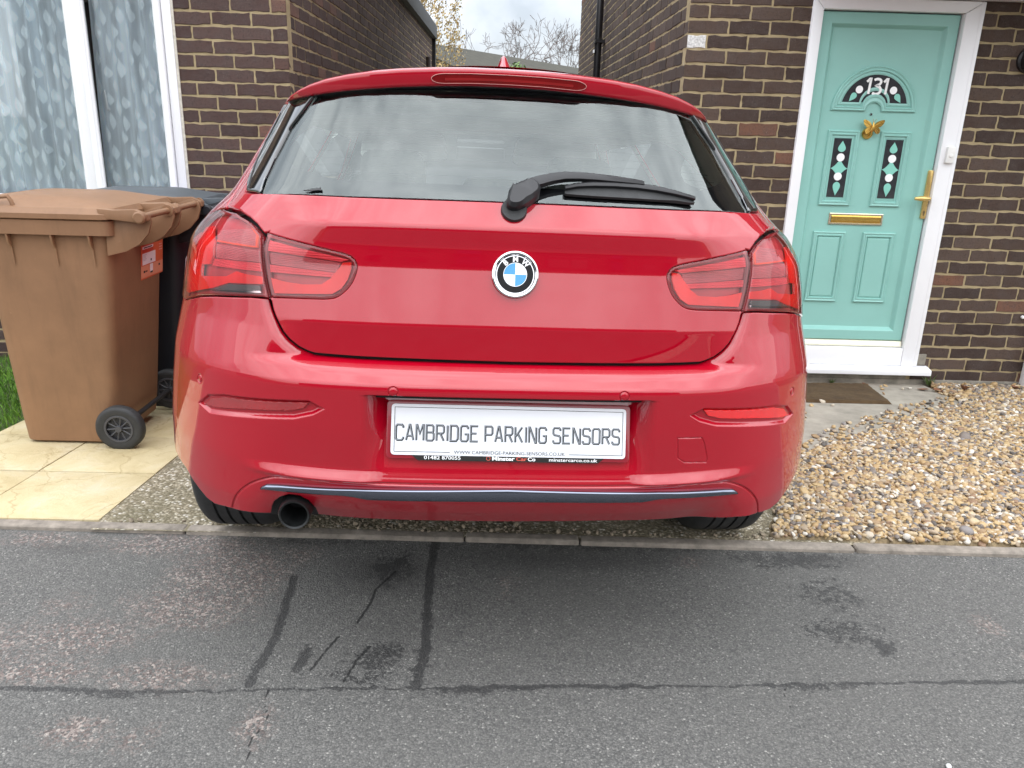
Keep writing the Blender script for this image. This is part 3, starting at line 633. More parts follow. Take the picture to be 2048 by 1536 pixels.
for q in (plaque('washer_mark', BLACK, [(-.585, 1.1475), (-.56, 1.151), (-.536, 1.154), (-.530, 1.1475), (-.538, 1.1485), (-.562, 1.1465)], .0, .002, CAR, .0005),): pass

# roundel badge
bc = Vector(on_skin(0.0, .9915, .001)); _, bn, _, bdv = frame(S, np.array([0.]), np.array([.9915])); bt2 = Vector(bdv[0]).normalized(); bnn = Vector((1, 0, 0)).cross(bt2)
BXF = Matrix(((1, bt2.x, bnn.x, bc.x), (0, bt2.y, bnn.y, bc.y), (0, bt2.z, bnn.z, bc.z), (0, 0, 0, 1)))
badge = MB().lathe([(.0, .004), (.0405, .004), (.0408, .0065), (.043, .0095), (.0462, .0105), (.0492, .0085), (.0505, .004), (.0508, -.004)], (0, 0, 0), 'z', 72).build('badge', CHROME, CAR, smooth=True, xf=BXF)
MB().lathe([(.0, .0046), (.0402, .0046)], (0, 0, 0), 'z', 64).build('badge_disc', ENAMEL, badge, xf=BXF)
MB().lathe([(.0388, .0050), (.0403, .0050)], (0, 0, 0), 'z', 64).lathe([(.0243, .0052), (.0252, .0052)], (0, 0, 0), 'z', 64).build('badge_ring', CHROME, badge, xf=BXF)
for q in range(4):
    pts = [(0, 0)] + [(.0243 * math.cos(rad(q * 90 + 90 * k / 14)), .0243 * math.sin(rad(q * 90 + 90 * k / 14))) for k in range(15)]
    MB().add([(a, b, .0050 + .00002 * q) for a, b in pts], [tuple(range(len(pts)))]).build('badge_quarter', BLUE if q in (1, 3) else WHITEP, badge, xf=BXF)
for ch, an in (('B', 131), ('M', 90), ('W', 49)):
    tv, tf = text_mesh(ch, .0155, .0, bold=.0006)
    R_ = Matrix.Translation((.0318 * math.cos(rad(an)), .0318 * math.sin(rad(an)), .0052)) @ Matrix.Rotation(rad(an - 90), 4, 'Z')
    MB().add([tuple(R_ @ Vector(p)) for p in tv], tf).build('badge_letter', WHITEINK, badge, xf=BXF)

# number plate
pc = Vector((0.001, .029, .6505)); py_ = Vector((0, .318, .948)).normalized(); pn = Vector((1, 0, 0)).cross(py_)
tl = rad(0.35); ux = Vector((math.cos(tl), 0, 0)) - py_ * math.sin(tl); uy = py_ * math.cos(tl) + Vector((1, 0, 0)) * math.sin(tl)
PXF = Matrix(((ux.x, uy.x, pn.x, pc.x), (ux.y, uy.y, pn.y, pc.y), (ux.z, uy.z, pn.z, pc.z), (0, 0, 0, 1)))
def rrect(w_, h_, r_, n=5): return rounded([(-w_ / 2, -h_ / 2), (w_ / 2, -h_ / 2), (w_ / 2, h_ / 2), (-w_ / 2, h_ / 2)], r_, n)
plate = MB().prism(rrect(.520, .1115, .009), 'z', -.001, .0022).build('number_plate', WHITEP, CAR, bevel=.0007, xf=PXF)
MB().prism(rrect(.540, .128, .012), 'z', -.008, -.0015).build('plate_holder', plain('holder_red', (.25, .01, .02), .35, coat=.6), CAR, bevel=.002, xf=PXF)
def strokes(mb, lines, wd, z0=.0023, z1=.0027):
    for ln in lines:
        P_ = [np.array(p, float) for p in ln]; closed = np.allclose(P_[0], P_[-1]) and len(P_) > 2
        if closed: P_ = P_[:-1]
        n = len(P_); L_ = []; R_ = []
        for i in range(n):
            a = P_[i - 1] if (i > 0 or closed) else None; b = P_[(i + 1) % n] if (i < n - 1 or closed) else None
            d1 = (P_[i] - a) / np.linalg.norm(P_[i] - a) if a is not None else None; d2 = (b - P_[i]) / np.linalg.norm(b - P_[i]) if b is not None else None
            if d1 is None: d1 = d2
            if d2 is None: d2 = d1
            t = d1 + d2; t = t / (np.linalg.norm(t) + 1e-9); nn = np.array([-t[1], t[0]]); k = 1 / max(.45, nn @ np.array([-d1[1], d1[0]])); L_.append(P_[i] + nn * wd / 2 * k); R_.append(P_[i] - nn * wd / 2 * k)
        v = [(*p, z1) for p in L_] + [(*p, z1) for p in R_]; m = n if closed else n - 1
        mb.add(v, [(i, (i + 1) % n, n + (i + 1) % n, n + i) for i in range(m)])
    return mb
GL = {'C': [[(1, 1.25), (1, 1.4), (.82, 1.58), (.18, 1.58), (0, 1.4), (0, .18), (.18, 0), (.82, 0), (1, .18), (1, .33)]], 'A': [[(0, 0), (.44, 1.58), (.56, 1.58), (1, 0)], [(.14, .45), (.86, .45)]],
      'M': [[(0, 0), (0, 1.58), (.12, 1.58), (.5, .7), (.88, 1.58), (1, 1.58), (1, 0)]], 'B': [[(0, 0), (.8, 0), (1, .18), (1, .7), (.85, .84), (.15, .84)], [(0, 0), (0, 1.58), (.78, 1.58), (.95, 1.42), (.95, 1.0), (.82, .84)]],
      'R': [[(0, 0), (0, 1.58), (.82, 1.58), (1, 1.42), (1, .92), (.84, .76), (.05, .76)], [(.5, .76), (1, 0)]], 'I': [[(.1, 0), (.1, 1.58)]], 'D': [[(0, 0), (.78, 0), (1, .22), (1, 1.36), (.78, 1.58), (0, 1.58), (0, 0)]],
      'G': [[(1, 1.25), (1, 1.4), (.82, 1.58), (.18, 1.58), (0, 1.4), (0, .18), (.18, 0), (.82, 0), (1, .18), (1, .72), (.55, .72)]], 'E': [[(1, 1.58), (0, 1.58), (0, 0), (1, 0)], [(0, .82), (.8, .82)]],
      'P': [[(0, 0), (0, 1.58), (.82, 1.58), (1, 1.42), (1, .88), (.84, .72), (.05, .72)]], 'K': [[(0, 0), (0, 1.58)], [(.95, 1.58), (.08, .62)], [(.36, .92), (1, 0)]], 'N': [[(0, 0), (0, 1.58), (.1, 1.58), (.9, 0), (1, 0), (1, 1.58)]],
      'S': [[(1, 1.28), (1, 1.42), (.84, 1.58), (.16, 1.58), (0, 1.42), (0, 1.0), (.16, .84), (.84, .76), (1, .6), (1, .16), (.84, 0), (.16, 0), (0, .16), (0, .3)]], 'O': [[(.18, 0), (.82, 0), (1, .18), (1, 1.4), (.82, 1.58), (.18, 1.58), (0, 1.4), (0, .18), (.18, 0)]]}
txt = 'CAMBRIDGE PARKING SENSORS'; adv = [(.62 if c == ' ' else (.55 if c == 'I' else 1.42)) for c in txt]
tot = sum(adv) - .42; sc_ = .494 / tot; x_ = -.249; k_ = .0335 / 1.58
m1 = MB(); m2 = MB()
for c, a in zip(txt, adv):
    if c in GL:
        ls = [[(x_ + px * sc_, -.0235 + pz * k_) for px, pz in ln] for ln in GL[c]]
        strokes(m1, ls, .0045, z1=.0027); strokes(m2, [[(a_ - .0009, b_ + .0008) for a_, b_ in ln] for ln in ls], .0014, z1=.0029)
    x_ += a * sc_
m1.build('plate_lettering', INK, plate, xf=PXF); m2.build('lettering_highlight', GREYINK, plate, xf=PXF)
bw, bh = .2525, .0485
strokes(MB(), [[(-.131, -bh), (-bw, -bh), (-bw, bh), (bw, bh), (bw, -bh), (.133, -bh)]], .0012).build('plate_border', INK, plate, xf=PXF)
def put_text(name, txt, mat, parent, x, y, w_, h_, z, xf, bold=0.0):
    tv, tf = text_mesh(txt, 1.0, bold=bold); a = np.array(tv); lo = a.min(0); hi = a.max(0)
    v = [(x - w_ / 2 + (p[0] - lo[0]) / (hi[0] - lo[0]) * w_, y - h_ / 2 + (p[1] - lo[1]) / (hi[1] - lo[1]) * h_, z) for p in tv]
    return MB().add(v, tf).build(name, mat, parent, xf=xf)
put_text('web_address', 'WWW.CAMBRIDGE-PARKING-SENSORS.CO.UK', INK, plate, .001, -.0478, .246, .0074, .0027, PXF)
strip = MB().prism([(-.222, -.050), (-.200, -.0672), (.198, -.0672), (.220, -.050)], 'z', -.0012, .0005).build('dealer_strip', GLOSSBLACK, CAR, xf=PXF)
put_text('phone_lettering', '01482 870055', WHITEINK, strip, -.147, -.0605, .080, .0078, .0012, PXF, .01)
put_text('dealer_lettering', 'Minster', WHITEINK, strip, -.0125, -.0603, .050, .0085, .0012, PXF, .03)
put_text('dealer_lettering', 'Car', REDINK, strip, .0275, -.0603, .024, .0085, .0012, PXF, .02)
put_text('dealer_lettering', 'Co', WHITEINK, strip, .050, -.0603, .017, .0085, .0012, PXF, .02)
put_text('web_address', 'minstercarco.co.uk', WHITEINK, strip, .143, -.0608, .108, .0072, .0012, PXF, .01)
MB().lathe([(.0036, .0013), (.0048, .0013)], (-.046, -.0603, 0), 'z', 24).build('dealer_mark', REDINK, strip, xf=PXF)

# reflectors, sensors, chrome strip
for m_ in (False, True):
    rf = patch('reflector', lamp_mat('reflector_red', (.85 if not m_ else .34, .006, .010), .18, stripes=120), grow(REFL, -.0005), CAR, fun=S, off=-.0045, roll=.002, rim=.004, hs=.01, hz=.006, mirror=m_)  # left lens coloured darker, its shade put into the red
for s_, z_ in SENS:
    c_ = Vector(on_skin(s_, z_, .0, S)); _, nn_, _, dv_ = frame(S, np.array([s_]), np.array([z_]))
    n3 = Vector(nn_[0]); u3 = n3.orthogonal().normalized(); v3 = n3.cross(u3)
    X_ = Matrix(((u3.x, v3.x, n3.x, c_.x), (u3.y, v3.y, n3.y, c_.y), (u3.z, v3.z, n3.z, c_.z), (0, 0, 0, 1)))
    MB().lathe([(0, .0002), (.0058, .0002), (.0068, -.0004), (.0072, -.003)], (0, 0, 0), 'z', 28).build('parking_sensor', PAINT, CAR, smooth=True, xf=X_)
st_t = [(0, .5215), (.34, .514), (.43, .509), (.504, .5035), (.536, .4985), (.552, .4865)]; st_b = [(.488, .4885), (.36, .4945), (.335, .4925), (.306, .4845), (.15, .4865), (0, .487)]
half = st_t + st_b; strip_out = [(a, b) for a, b in st_b[::-1]] + st_t[::-1] + [(-a, b) for a, b in st_t[1:]] + [(-a, b) for a, b in st_b[:-1]]
def Sst(s, z):
    P = S(s, z); t = np.clip((np.asarray(z) - .483) / .04, 0, 1); P[..., 1] = P[..., 1] + .006 - .014 * np.sin(math.pi * np.clip(.12 + .62 * (1 - t), 0, 1)); return P
patch('trim_strip', DCHROME, strip_out, CAR, fun=Sst, off=.003, roll=.005, rim=.006, hs=.015, hz=.004)
# exhaust
ex = Vector((-.479, .0, .4325))
exh = MB().lathe([(.0285, .30), (.0285, .055), (.0300, .046), (.0340, .044), (.0362, .050), (.0365, .060), (.0365, .35)], ex, 'y', 48).build('exhaust_pipe', STEELB, CAR, smooth=True)
MB().lathe([(.0, .16), (.0285, .16)], ex, 'y', 32).build('exhaust_bore', DARK, exh)
MB().box(-.62, -.34, .12, .42, .40, .56).build('silencer', DARK, CAR, bevel=.04)

# wheels
def wheel(x, y, z, side):
    R_ = .317
    tp = [(.21, -.085), (.235, -.108), (.27, -.117), (.295, -.112), (.309, -.098), (.3155, -.080)]
    for g in (-.052, -.018, .018, .052): tp += [(.3168, g - .006), (.3168, g - .0045), (.309, g - .004), (.309, g + .004), (.3168, g + .0045), (.3168, g + .006)]
    tp += [(.3155, .080), (.309, .098), (.295, .112), (.27, .117), (.235, .108), (.21, .085)]
    wt = MB().lathe(tp, (x, y, z), 'x', 72).build('wheel', RUBBER, CAR, smooth=True, sharp=40)
    rm = MB().lathe([(.21, -.085), (.195, -.08), (.19, 0), (.195, .08), (.21, .085)], (x, y, z), 'x', 48).lathe([(.0, side * .075), (.05, side * .08), (.06, side * .06), (.0, side * .05)], (x, y, z), 'x', 24)
    for k in range(10):
        a = 2 * math.pi * k / 10; rm.tube([(x + side * .07, y + .04 * math.cos(a), z + .04 * math.sin(a)), (x + side * .075, y + .2 * math.cos(a), z + .2 * math.sin(a))], .014, 8)
    rm.build('rim', plain('alloy', (.3, .3, .31), .3, metal=.8), wt, smooth=True)
for sx_ in (-1, 1):
    wheel(sx_ * .776, .885, .319 - (.008 if sx_ > 0 else 0), sx_)
    wheel(sx_ * .776, 3.545, .205, sx_)

# ================================================================== brick houses
def brick_mat(name, dark, mid, light, odd):
    m = Mat(name); g = m.n('NewGeometry'); rnd = g.outputs['Random Per Island']
    c = m.ramp(rnd, (0, dark), (.45, mid), (.80, light), (.93, mid), (.965, odd)).outputs[0]
    v = m.coord()
    n1 = m.noise(14, 5, .7, v); n2 = m.noise(95, 4, .7, v); n3 = m.noise(260, 2, .6, v)
    c = m.mix(m.ramp(n1.outputs['Fac'], (.35, (0, 0, 0)), (.68, (1, 1, 1))).outputs[0], c, m.mix(.5, c, (.075, .058, .054)))
    c = m.mix(m.ramp(n2.outputs['Fac'], (.52, (0, 0, 0)), (.75, (.7, .7, .7))).outputs[0], c, (.012, .008, .0075))
    spk = m.ramp(n3.outputs['Fac'], (.665, (0, 0, 0)), (.70, (1, 1, 1))).outputs[0]
    c = m.mix(m.mix(m.ramp(n1.outputs['Fac'], (.45, (.0, .0, .0)), (.75, (.85, .85, .85))).outputs[0], 0, spk), c, (.36, .33, .30))
    m.color(c); m.set(Roughness=.88)
    h = m.mix(.5, n2.outputs['Fac'], n3.outputs['Fac']); m.bump(h, .75, .006); return m.m
BRICK_R = brick_mat('brown_brick', (.034, .018, .0125), (.062, .037, .026), (.092, .060, .044), (.16, .072, .042))
BRICK_L = brick_mat('purple_brick', (.040, .0195, .0165), (.068, .036, .030), (.095, .056, .047), (.17, .085, .06))
def mortar_mat():
    m = Mat('buff_mortar'); n1 = m.noise(9, 5, .7); n2 = m.noise(320, 3, .7)
    c = m.ramp(n1.outputs['Fac'], (.3, (.29, .23, .13)), (.6, (.40, .32, .185)), (.75, (.45, .39, .275))).outputs[0]
    c = m.mix(m.ramp(n2.outputs['Fac'], (.5, (0, 0, 0)), (.8, (.6, .6, .6))).outputs[0], c, (.20, .16, .09)); m.color(c); m.set(Roughness=.95); m.bump(n2.outputs['Fac'], .6, .004); return m.m
MORTAR = mortar_mat()
WHITEBRICK = plain('whitewashed_brick', (.55, .55, .54), .9, vary=.45, vscale=90, bump=.6, bscale=120)

def brick_wall(name, parent, mat, org, ud, L, H, phase, openings=(), v0=0.0, vref=0.0, detail=True, white=None, out=None, proud=.0042):
    """bricks as real blocks 7 mm proud of the mortar. org: world corner at u=0, v=0; ud: unit direction; out: outward normal."""
    org = Vector(org); ud = Vector(ud); out = Vector(out); up = Vector((0, 0, 1)); mb = MB()
    def W(u, v, d): return tuple(org + ud * u + up * v + out * d)
    r = random.Random(hash(name + str(L)) % 1000 + 5)
    k0 = int(math.floor((v0 - vref) / .075)) - 1; k = k0
    while vref + k * .075 < H:
        va = vref + k * .075 + .0062; vb = va + .0626; k += 1
        va_, vb_ = max(va, v0), min(vb, H)
        if vb_ - va_ < .02: continue
        row = k
        start = phase + (.1125 if row % 2 else 0) - .45
        u = start; ivs = []
        while u < L:
            a, b = max(u + .0055, 0), min(u + .2185, L); u += .225
            if b - a > .03: ivs.append((a, b))
        for (o0, o1, p0, p1) in openings:
            if p0 < (va + vb) / 2 < p1:
                nn = []
                for a, b in ivs:
                    if b <= o0 or a >= o1: nn.append((a, b))
                    else:
                        if o0 - a > .03: nn.append((a, o0))
                        if b - o1 > .03: nn.append((o1, b))
                ivs = nn
        for a, b in ivs:
            d = proud + r.uniform(-.0018, .0018) if detail else proud; j = .0034 if detail else 0
            dl = r.uniform(-.002, .002) if detail else 0
            mi = 0
            if white and abs((a + b) / 2 - white[0]) < .06 and va < white[1] < vb: mi = 2
            if detail:
                n = 6 if b - a > .15 else 4
                top = [(a + (b - a) * i / n, vb_ + r.uniform(-j, j) + dl) for i in range(n + 1)]; bot = [(a + (b - a) * i / n, va_ + r.uniform(-j, j) + dl) for i in range(n + 1)]
                ea = 0 if a <= 1e-6 else 1; eb = 0 if b >= L - 1e-6 else 1
                pl = [(a + ea * r.uniform(-j, j * .6), va_ + (vb_ - va_) * t) for t in (.66, .33)]; pr = [(b + eb * r.uniform(-j * .6, j), va_ + (vb_ - va_) * t) for t in (.33, .66)]
                ring = bot + pr + top[::-1] + pl; m = len(ring); cx, cy = (a + b) / 2, (va_ + vb_) / 2
                v = [W(p[0], p[1], d - .002) for p in ring] + [W(p[0] + (cx - p[0]) * .03, p[1] + (cy - p[1]) * .07, d + r.uniform(-.0008, .0008)) for p in ring] + [W(p[0], p[1], -.004) for p in ring]
                f = [tuple(range(m, 2 * m))] + [(i, (i + 1) % m, m + (i + 1) % m, m + i) for i in range(m)] + [(2 * m + i, 2 * m + (i + 1) % m, (i + 1) % m, i) for i in range(m)]
                mb.add(v, f, mi)
            else:
                v = [W(a, va_, d), W(b, va_, d), W(b, vb_, d), W(a, vb_, d), W(a, va_, -.002), W(b, va_, -.002), W(b, vb_, -.002), W(a, vb_, -.002)]
                mb.add(v, [(0, 1, 2, 3), (0, 4, 5, 1), (1, 5, 6, 2), (2, 6, 7, 3), (3, 7, 4, 0)], mi)
    # mortar bed, 90 mm thick, cut round the openings
    us = sorted(set([0, L] + [x for o in openings for x in o[:2]])); vs_ = sorted(set([v0, H] + [x for o in openings for x in o[2:]]))
    us = [x for x in us if 0 <= x <= L]; vs_ = [x for x in vs_ if v0 <= x <= H]
    for a, b in zip(us, us[1:]):
        for c, e in zip(vs_, vs_[1:]):
            if any(o[0] < (a + b) / 2 < o[1] and o[2] < (c + e) / 2 < o[3] for o in openings): continue
            q = [W(a, c, 0), W(b, c, 0), W(b, e, 0), W(a, e, 0), W(a, c, -.09), W(b, c, -.09), W(b, e, -.09), W(a, e, -.09)]
            mb.add(q, [(0, 1, 2, 3), (4, 7, 6, 5), (0, 4, 5, 1), (1, 5, 6, 2), (2, 6, 7, 3), (3, 7, 4, 0)], 1)
    return mb.build(name, [mat, MORTAR, WHITEBRICK], parent)

UPVC = plain('white_upvc', (.80, .81, .83), .32, vary=.03, vscale=2, bump=.03, bscale=30)
UPVC2 = plain('white_trim', (.62, .61, .61), .4, vary=.06, vscale=5)
TEAL = plain('teal_paint', (.245, .49, .44), .38, vary=.05, vscale=3, bump=.12, bscale=160)
BRASS = plain('brass', (.62, .40, .10), .25, metal=.85, vary=.12, vscale=30)
GOLD = plain('pale_brass', (.72, .52, .20), .22, metal=.7, vary=.08, vscale=30)
SLATE = plain('roof_felt', (.055, .058, .06), .8, vary=.2, vscale=20)
TILE = plain('roof_tile', (.085, .07, .055), .85, vary=.35, vscale=9, bump=.5, bscale=25)
ROOM = plain('dark_room', (.06, .06, .06), .9)
CONC = plain('plinth_concrete', (.22, .20, .165), .92, vary=.35, vscale=14, bump=.7, bscale=140)

# ---- right-hand house
YR, XR = 4.676, .987
HOUSE = empty('brick_house', (2.6, YR, 0), 'dark brown brick house with the teal front door numbered 131 on the right', 'house')
def child_of(o, root):
    o.parent = root; o.matrix_parent_inverse = root.matrix_world.inverted() if False else Matrix.Translation(-root.location); return o
DOOR_O = (1.700 - XR, 2.530 - XR, -.36, 2.016)
wv = brick_wall('wall', None, BRICK_R, (XR, YR + .0042, 0), (1, 0, 0), 4.4, 3.3, .220, [DOOR_O], v0=-.36, vref=2.0272 - 60 * .075, white=(1.034 - XR, 1.795), out=(0, -1, 0)); child_of(wv, HOUSE)
sv = brick_wall('side_wall', None, BRICK_R, (XR + .0035, YR + .0085, 0), (0, 1, 0), 6.9, 5.2, .105, v0=-.36, vref=2.0272 - 60 * .075, out=(-1, 0, 0), proud=.0032); child_of(sv, HOUSE)
child_of(MB().box(XR + .095, 5.38, YR + .30, 11.57, -.3, 5.2).box(XR + .095, 5.38, YR + .098, YR + .3, 2.05, 5.2).box(XR + .095, 1.70, YR + .098, YR + .3, -.3, 2.05).box(2.53, 5.38, YR + .098, YR + .3, -.3, 2.05).build('inner_wall', ROOM, None), HOUSE)
child_of(brick_wall('wall', None, BRICK_R, (XR, YR + .0042, 0), (1, 0, 0), 4.4, 5.2, .220, v0=3.3, vref=2.0272 - 60 * .075, out=(0, -1, 0), detail=False), HOUSE)
child_of(MB().prism([(YR - .35, 5.15), (YR - .35, 5.25), (8.1, 7.2), (11.95, 5.25), (11.95, 5.15)], 'x', XR - .12, 5.6).build('roof', TILE, None), HOUSE)
child_of(MB().box(1.0, 5.4, YR - .010, YR + .05, -.36, -.135).build('plinth', CONC, None, bevel=.006), HOUSE)
child_of(MB().box(1.62, 2.535, YR - .004, YR + .05, -.135, -.088).build('sill_bed', CONC, None, bevel=.004), HOUSE)
# door frame: jambs, head and bottom rail
fm = MB()
fy0, fy1 = YR - .022, YR + .07
fm.prism([(1.648, -.045), (1.706, -.045), (1.706, 1.944), (1.648, 2.004)], 'y', fy0, fy1).prism([(2.574, -.045), (2.478, -.045), (2.478, 1.944), (2.574, 2.004)], 'y', fy0, fy1)
fm.prism([(1.6485, 2.0045), (2.5735, 2.0045), (2.478, 1.9445), (1.706, 1.9445)], 'y', fy0, fy1).prism([(1.7065, -.045), (2.4775, -.045), (2.4775, .066), (1.7065, .066)], 'y', fy0 + .002, fy1)
child_of(fm.build('door_frame', UPVC, None, bevel=.006), HOUSE)
child_of(MB().box(2.553, 2.578, YR - .0245, YR - .006, -.044, 2.002).build('frame_bead', UPVC, None, bevel=.004), HOUSE)
child_of(MB().prism([(YR - .075, -.090), (YR - .075, -.062), (YR - .068, -.056), (YR - .02, -.046), (YR + .06, -.046), (YR + .06, -.090)], 'x', 1.575, 2.650).build('door_sill', UPVC, None, bevel=.003), HOUSE)
# canopy board over the door and the strip that runs on to the right
child_of(MB().box(1.645, 5.0, YR - .055, YR + .0, 2.0075, 2.30).box(1.60, 5.0, YR - .55, YR - .055, 2.12, 2.30).build('canopy', UPVC2, None, bevel=.006), HOUSE)
WHITEFILM = plain('white_film', (.86, .87, .88), .4, vary=.02)
# door leaf
DY = YR + .012
door = MB()
x0, x1, z0, z1 = 1.7125, 2.4715, .108, 1.939
def ring(mb, outl_fn, prof, mi=0):
    """stack of outlines: prof = [(inset, y)]"""
    Ls = [outl_fn(i) for i, _ in prof]; n = len(Ls[0]); v = []
    for L_, (_, y) in zip(Ls, prof): v += [(p[0], y, p[1]) for p in L_]
    return mb.add(v, [(j * n + i, j * n + (i + 1) % n, (j + 1) * n + (i + 1) % n, (j + 1) * n + i) for j in range(len(prof) - 1) for i in range(n)], mi)
def rectf(a, b, c, d): return lambda i: [(a + i, c + i), (b - i, c + i), (b - i, d - i), (a + i, d - i)]
ring(door, rectf(x0, x1, z0, z1), [(0, DY + .05), (0, DY + .004), (.004, DY), (.058, DY), (.062, DY + .003), (.0745, DY + .020), (.079, DY + .024)])
door.add([(x0 + .079, DY + .024, z0 + .079), (x1 - .079, DY + .024, z0 + .079), (x1 - .079, DY + .024, z1 - .079), (x0 + .079, DY + .024, z1 - .079)], [(0, 1, 2, 3)])
door_o = child_of(door.build('front_door', TEAL, None), HOUSE)
PY = DY + .024
def dchild(o): o.parent = door_o; return o
MOULD = [(0, PY), (.0015, PY - .010), (.006, PY - .013), (.011, PY - .010), (.015, PY - .009), (.018, PY - .012), (.024, PY - .012), (.028, PY - .004), (.030, PY - .001)]
for (a, b, c, d, glz) in ((1.843, 2.027, .908, 1.327, 1), (2.146, 2.322, .908, 1.327, 1), (1.841, 2.034, .338, .757, 0), (2.137, 2.331, .338, .757, 0)):
    mb = MB(); ring(mb, rectf(a, b, c, d), MOULD)
    if not glz: ring(mb, rectf(a + .03, b - .03, c + .03, d - .03), [(0, PY - .001), (.004, PY - .007), (.010, PY - .008)]); mb.add([(a + .04, PY - .008, c + .04), (b - .04, PY - .008, c + .04), (b - .04, PY - .008, d - .04), (a + .04, PY - .008, d - .04)], [(0, 1, 2, 3)])
    dchild(mb.build('panel_moulding', TEAL, None))
    if glz:
        gx0, gx1, gz0, gz1 = a + .037, b - .045, .956, 1.283; gx0, gx1 = (a + b) / 2 - .0505, (a + b) / 2 + .0505
        g = MB().box(gx0, gx1, PY - .003, PY + .01, gz0, gz1); ring(g, rectf(a + .029, b - .029, c + .029, d - .029), [(0, PY - .0012), (.006, PY - .0025), (gx0 - a - .029, PY - .0031)], 1)
        dchild(g.build('door_glass', [plain('leaded_glass', (.035, .037, .042), .12, coat=.8, vary=.3, vscale=30), TEAL], None))
        cx = (gx0 + gx1) / 2; dec = MB(); yy = PY - .0052
        def drop(z_, up, w_=.023, h_=.062):
            pts = []
            for k in range(25):
                t = k / 24; ww = w_ * math.sin(math.pi * t ** .62) * (1 - t) ** .15; pts.append((ww, t * h_))
            L_ = [(cx - p, z_ + (q if up else -q)) for p, q in pts] + [(cx + p, z_ + (q if up else -q)) for p, q in pts[::-1][1:-1]]; return L_
        def flat(L_, mi=0, y=None):
            y = yy if y is None else y; n = len(L_); v = [(p, y, q) for p, q in L_] + [(p, y + .003, q) for p, q in L_]
            dec.add(v, [tuple(range(n))] + [(i, (i + 1) % n, n + (i + 1) % n, n + i) for i in range(n)], mi)
        flat(drop(1.208, True)); flat(drop(1.042, False, .022, .078))
        flat([(cx + .0505 * sx * (1 - t), 1.117 + .052 * sz * t ** 1.6 + 0) for (sx, sz, rev) in ((1, 1, 0), (-1, 1, 1), (-1, -1, 0), (1, -1, 1)) for t in (np.linspace(0, 1, 7)[:-1] if not rev else np.linspace(1, 0, 7)[:-1])])
        dchild(dec.build('glass_leaf', plain('teal_film', (.22, .56, .47), .5, vary=.03), None))
        for zc in (1.178, 1.072):
            n = 28; v = [(cx + .0225 * math.cos(2 * math.pi * k / n), yy - .001, zc + .0225 * math.sin(2 * math.pi * k / n)) for k in range(n)] + [(cx + .0225 * math.cos(2 * math.pi * k / n), yy + .002, zc + .0225 * math.sin(2 * math.pi * k / n)) for k in range(n)]
            dchild(MB().add(v, [tuple(range(n))] + [(i, (i + 1) % n, n + (i + 1) % n, n + i) for i in range(n)]).build('glass_dot', WHITEFILM, None))
# fanlight
AC = 2.0785
def archf(i):
    r = .2405 - i; zb = 1.432 + i * .9; n = 26; L_ = [(AC + r * math.cos(math.pi * k / n), 1.432 + (r) * math.sin(math.pi * k / n) if 0 < k < n else zb) for k in range(n + 1)]
    rn = .046 + i * .9; m = 12; L_ += [(AC - rn * math.cos(math.pi * k / m), zb + (rn * math.sin(math.pi * k / m) if 0 < k < m else 0)) for k in range(m + 1)]
    return [(x_, max(z_, zb)) for x_, z_ in L_]
fan = MB(); ring(fan, archf, MOULD[:-1] + [(.034, PY - .006), (.040, PY - .009), (.047, PY - .006), (.053, PY - .005)])
La = archf(.053); n = len(La); fan.add([(p, PY - .005, q) for p, q in La], [tuple(range(n))]); dchild(fan.build('fanlight_moulding', TEAL, None))
def crescent(ro, ri, zb, zc, n=26):
    a0 = math.asin((zb - zc) / ro); L_ = [(AC + ro * math.cos(a0 + (math.pi - 2 * a0) * k / n), zc + ro * math.sin(a0 + (math.pi - 2 * a0) * k / n)) for k in range(n + 1)]
    b0 = math.asin(max(-1, min(1, (zb - zc) / ri))); L_ += [(AC - ri * math.cos(b0 + (math.pi - 2 * b0) * k / n), zc + ri * math.sin(b0 + (math.pi - 2 * b0) * k / n)) for k in range(n + 1)]; return L_
Lc = crescent(.188, .078, 1.479, 1.440); n = len(Lc); y_ = PY - .0065
fg = MB().add([(p, y_, q) for p, q in Lc], [tuple(range(n))]); fgo = dchild(fg.build('fanlight_glass', plain('fan_glass', (.035, .037, .042), .12, coat=.8, vary=.3, vscale=30), None))
def th(x_, z_): return (AC - .0595 + x_ * .119, 1.524 + z_ * .079)
fgn = MB(); nl = [[th(.0, .80), th(.12, 1.0), th(.17, 1.0), th(.13, .0)], [th(.80, .80), th(.92, 1.0), th(.97, 1.0), th(.93, .0)], [th(*p) for p in catmull([(.33, .93), (.46, 1.0), (.60, .97), (.66, .84), (.61, .66), (.47, .56), (.62, .47), (.69, .28), (.63, .08), (.46, .0), (.31, .08)], 3)]]
tmp = MB(); strokes(tmp, nl, .0135); fgn.add([(p[0], y_ - .003, p[1]) for p in tmp.v], tmp.f)
dchild(fgn.build('house_number', WHITEINK, None))
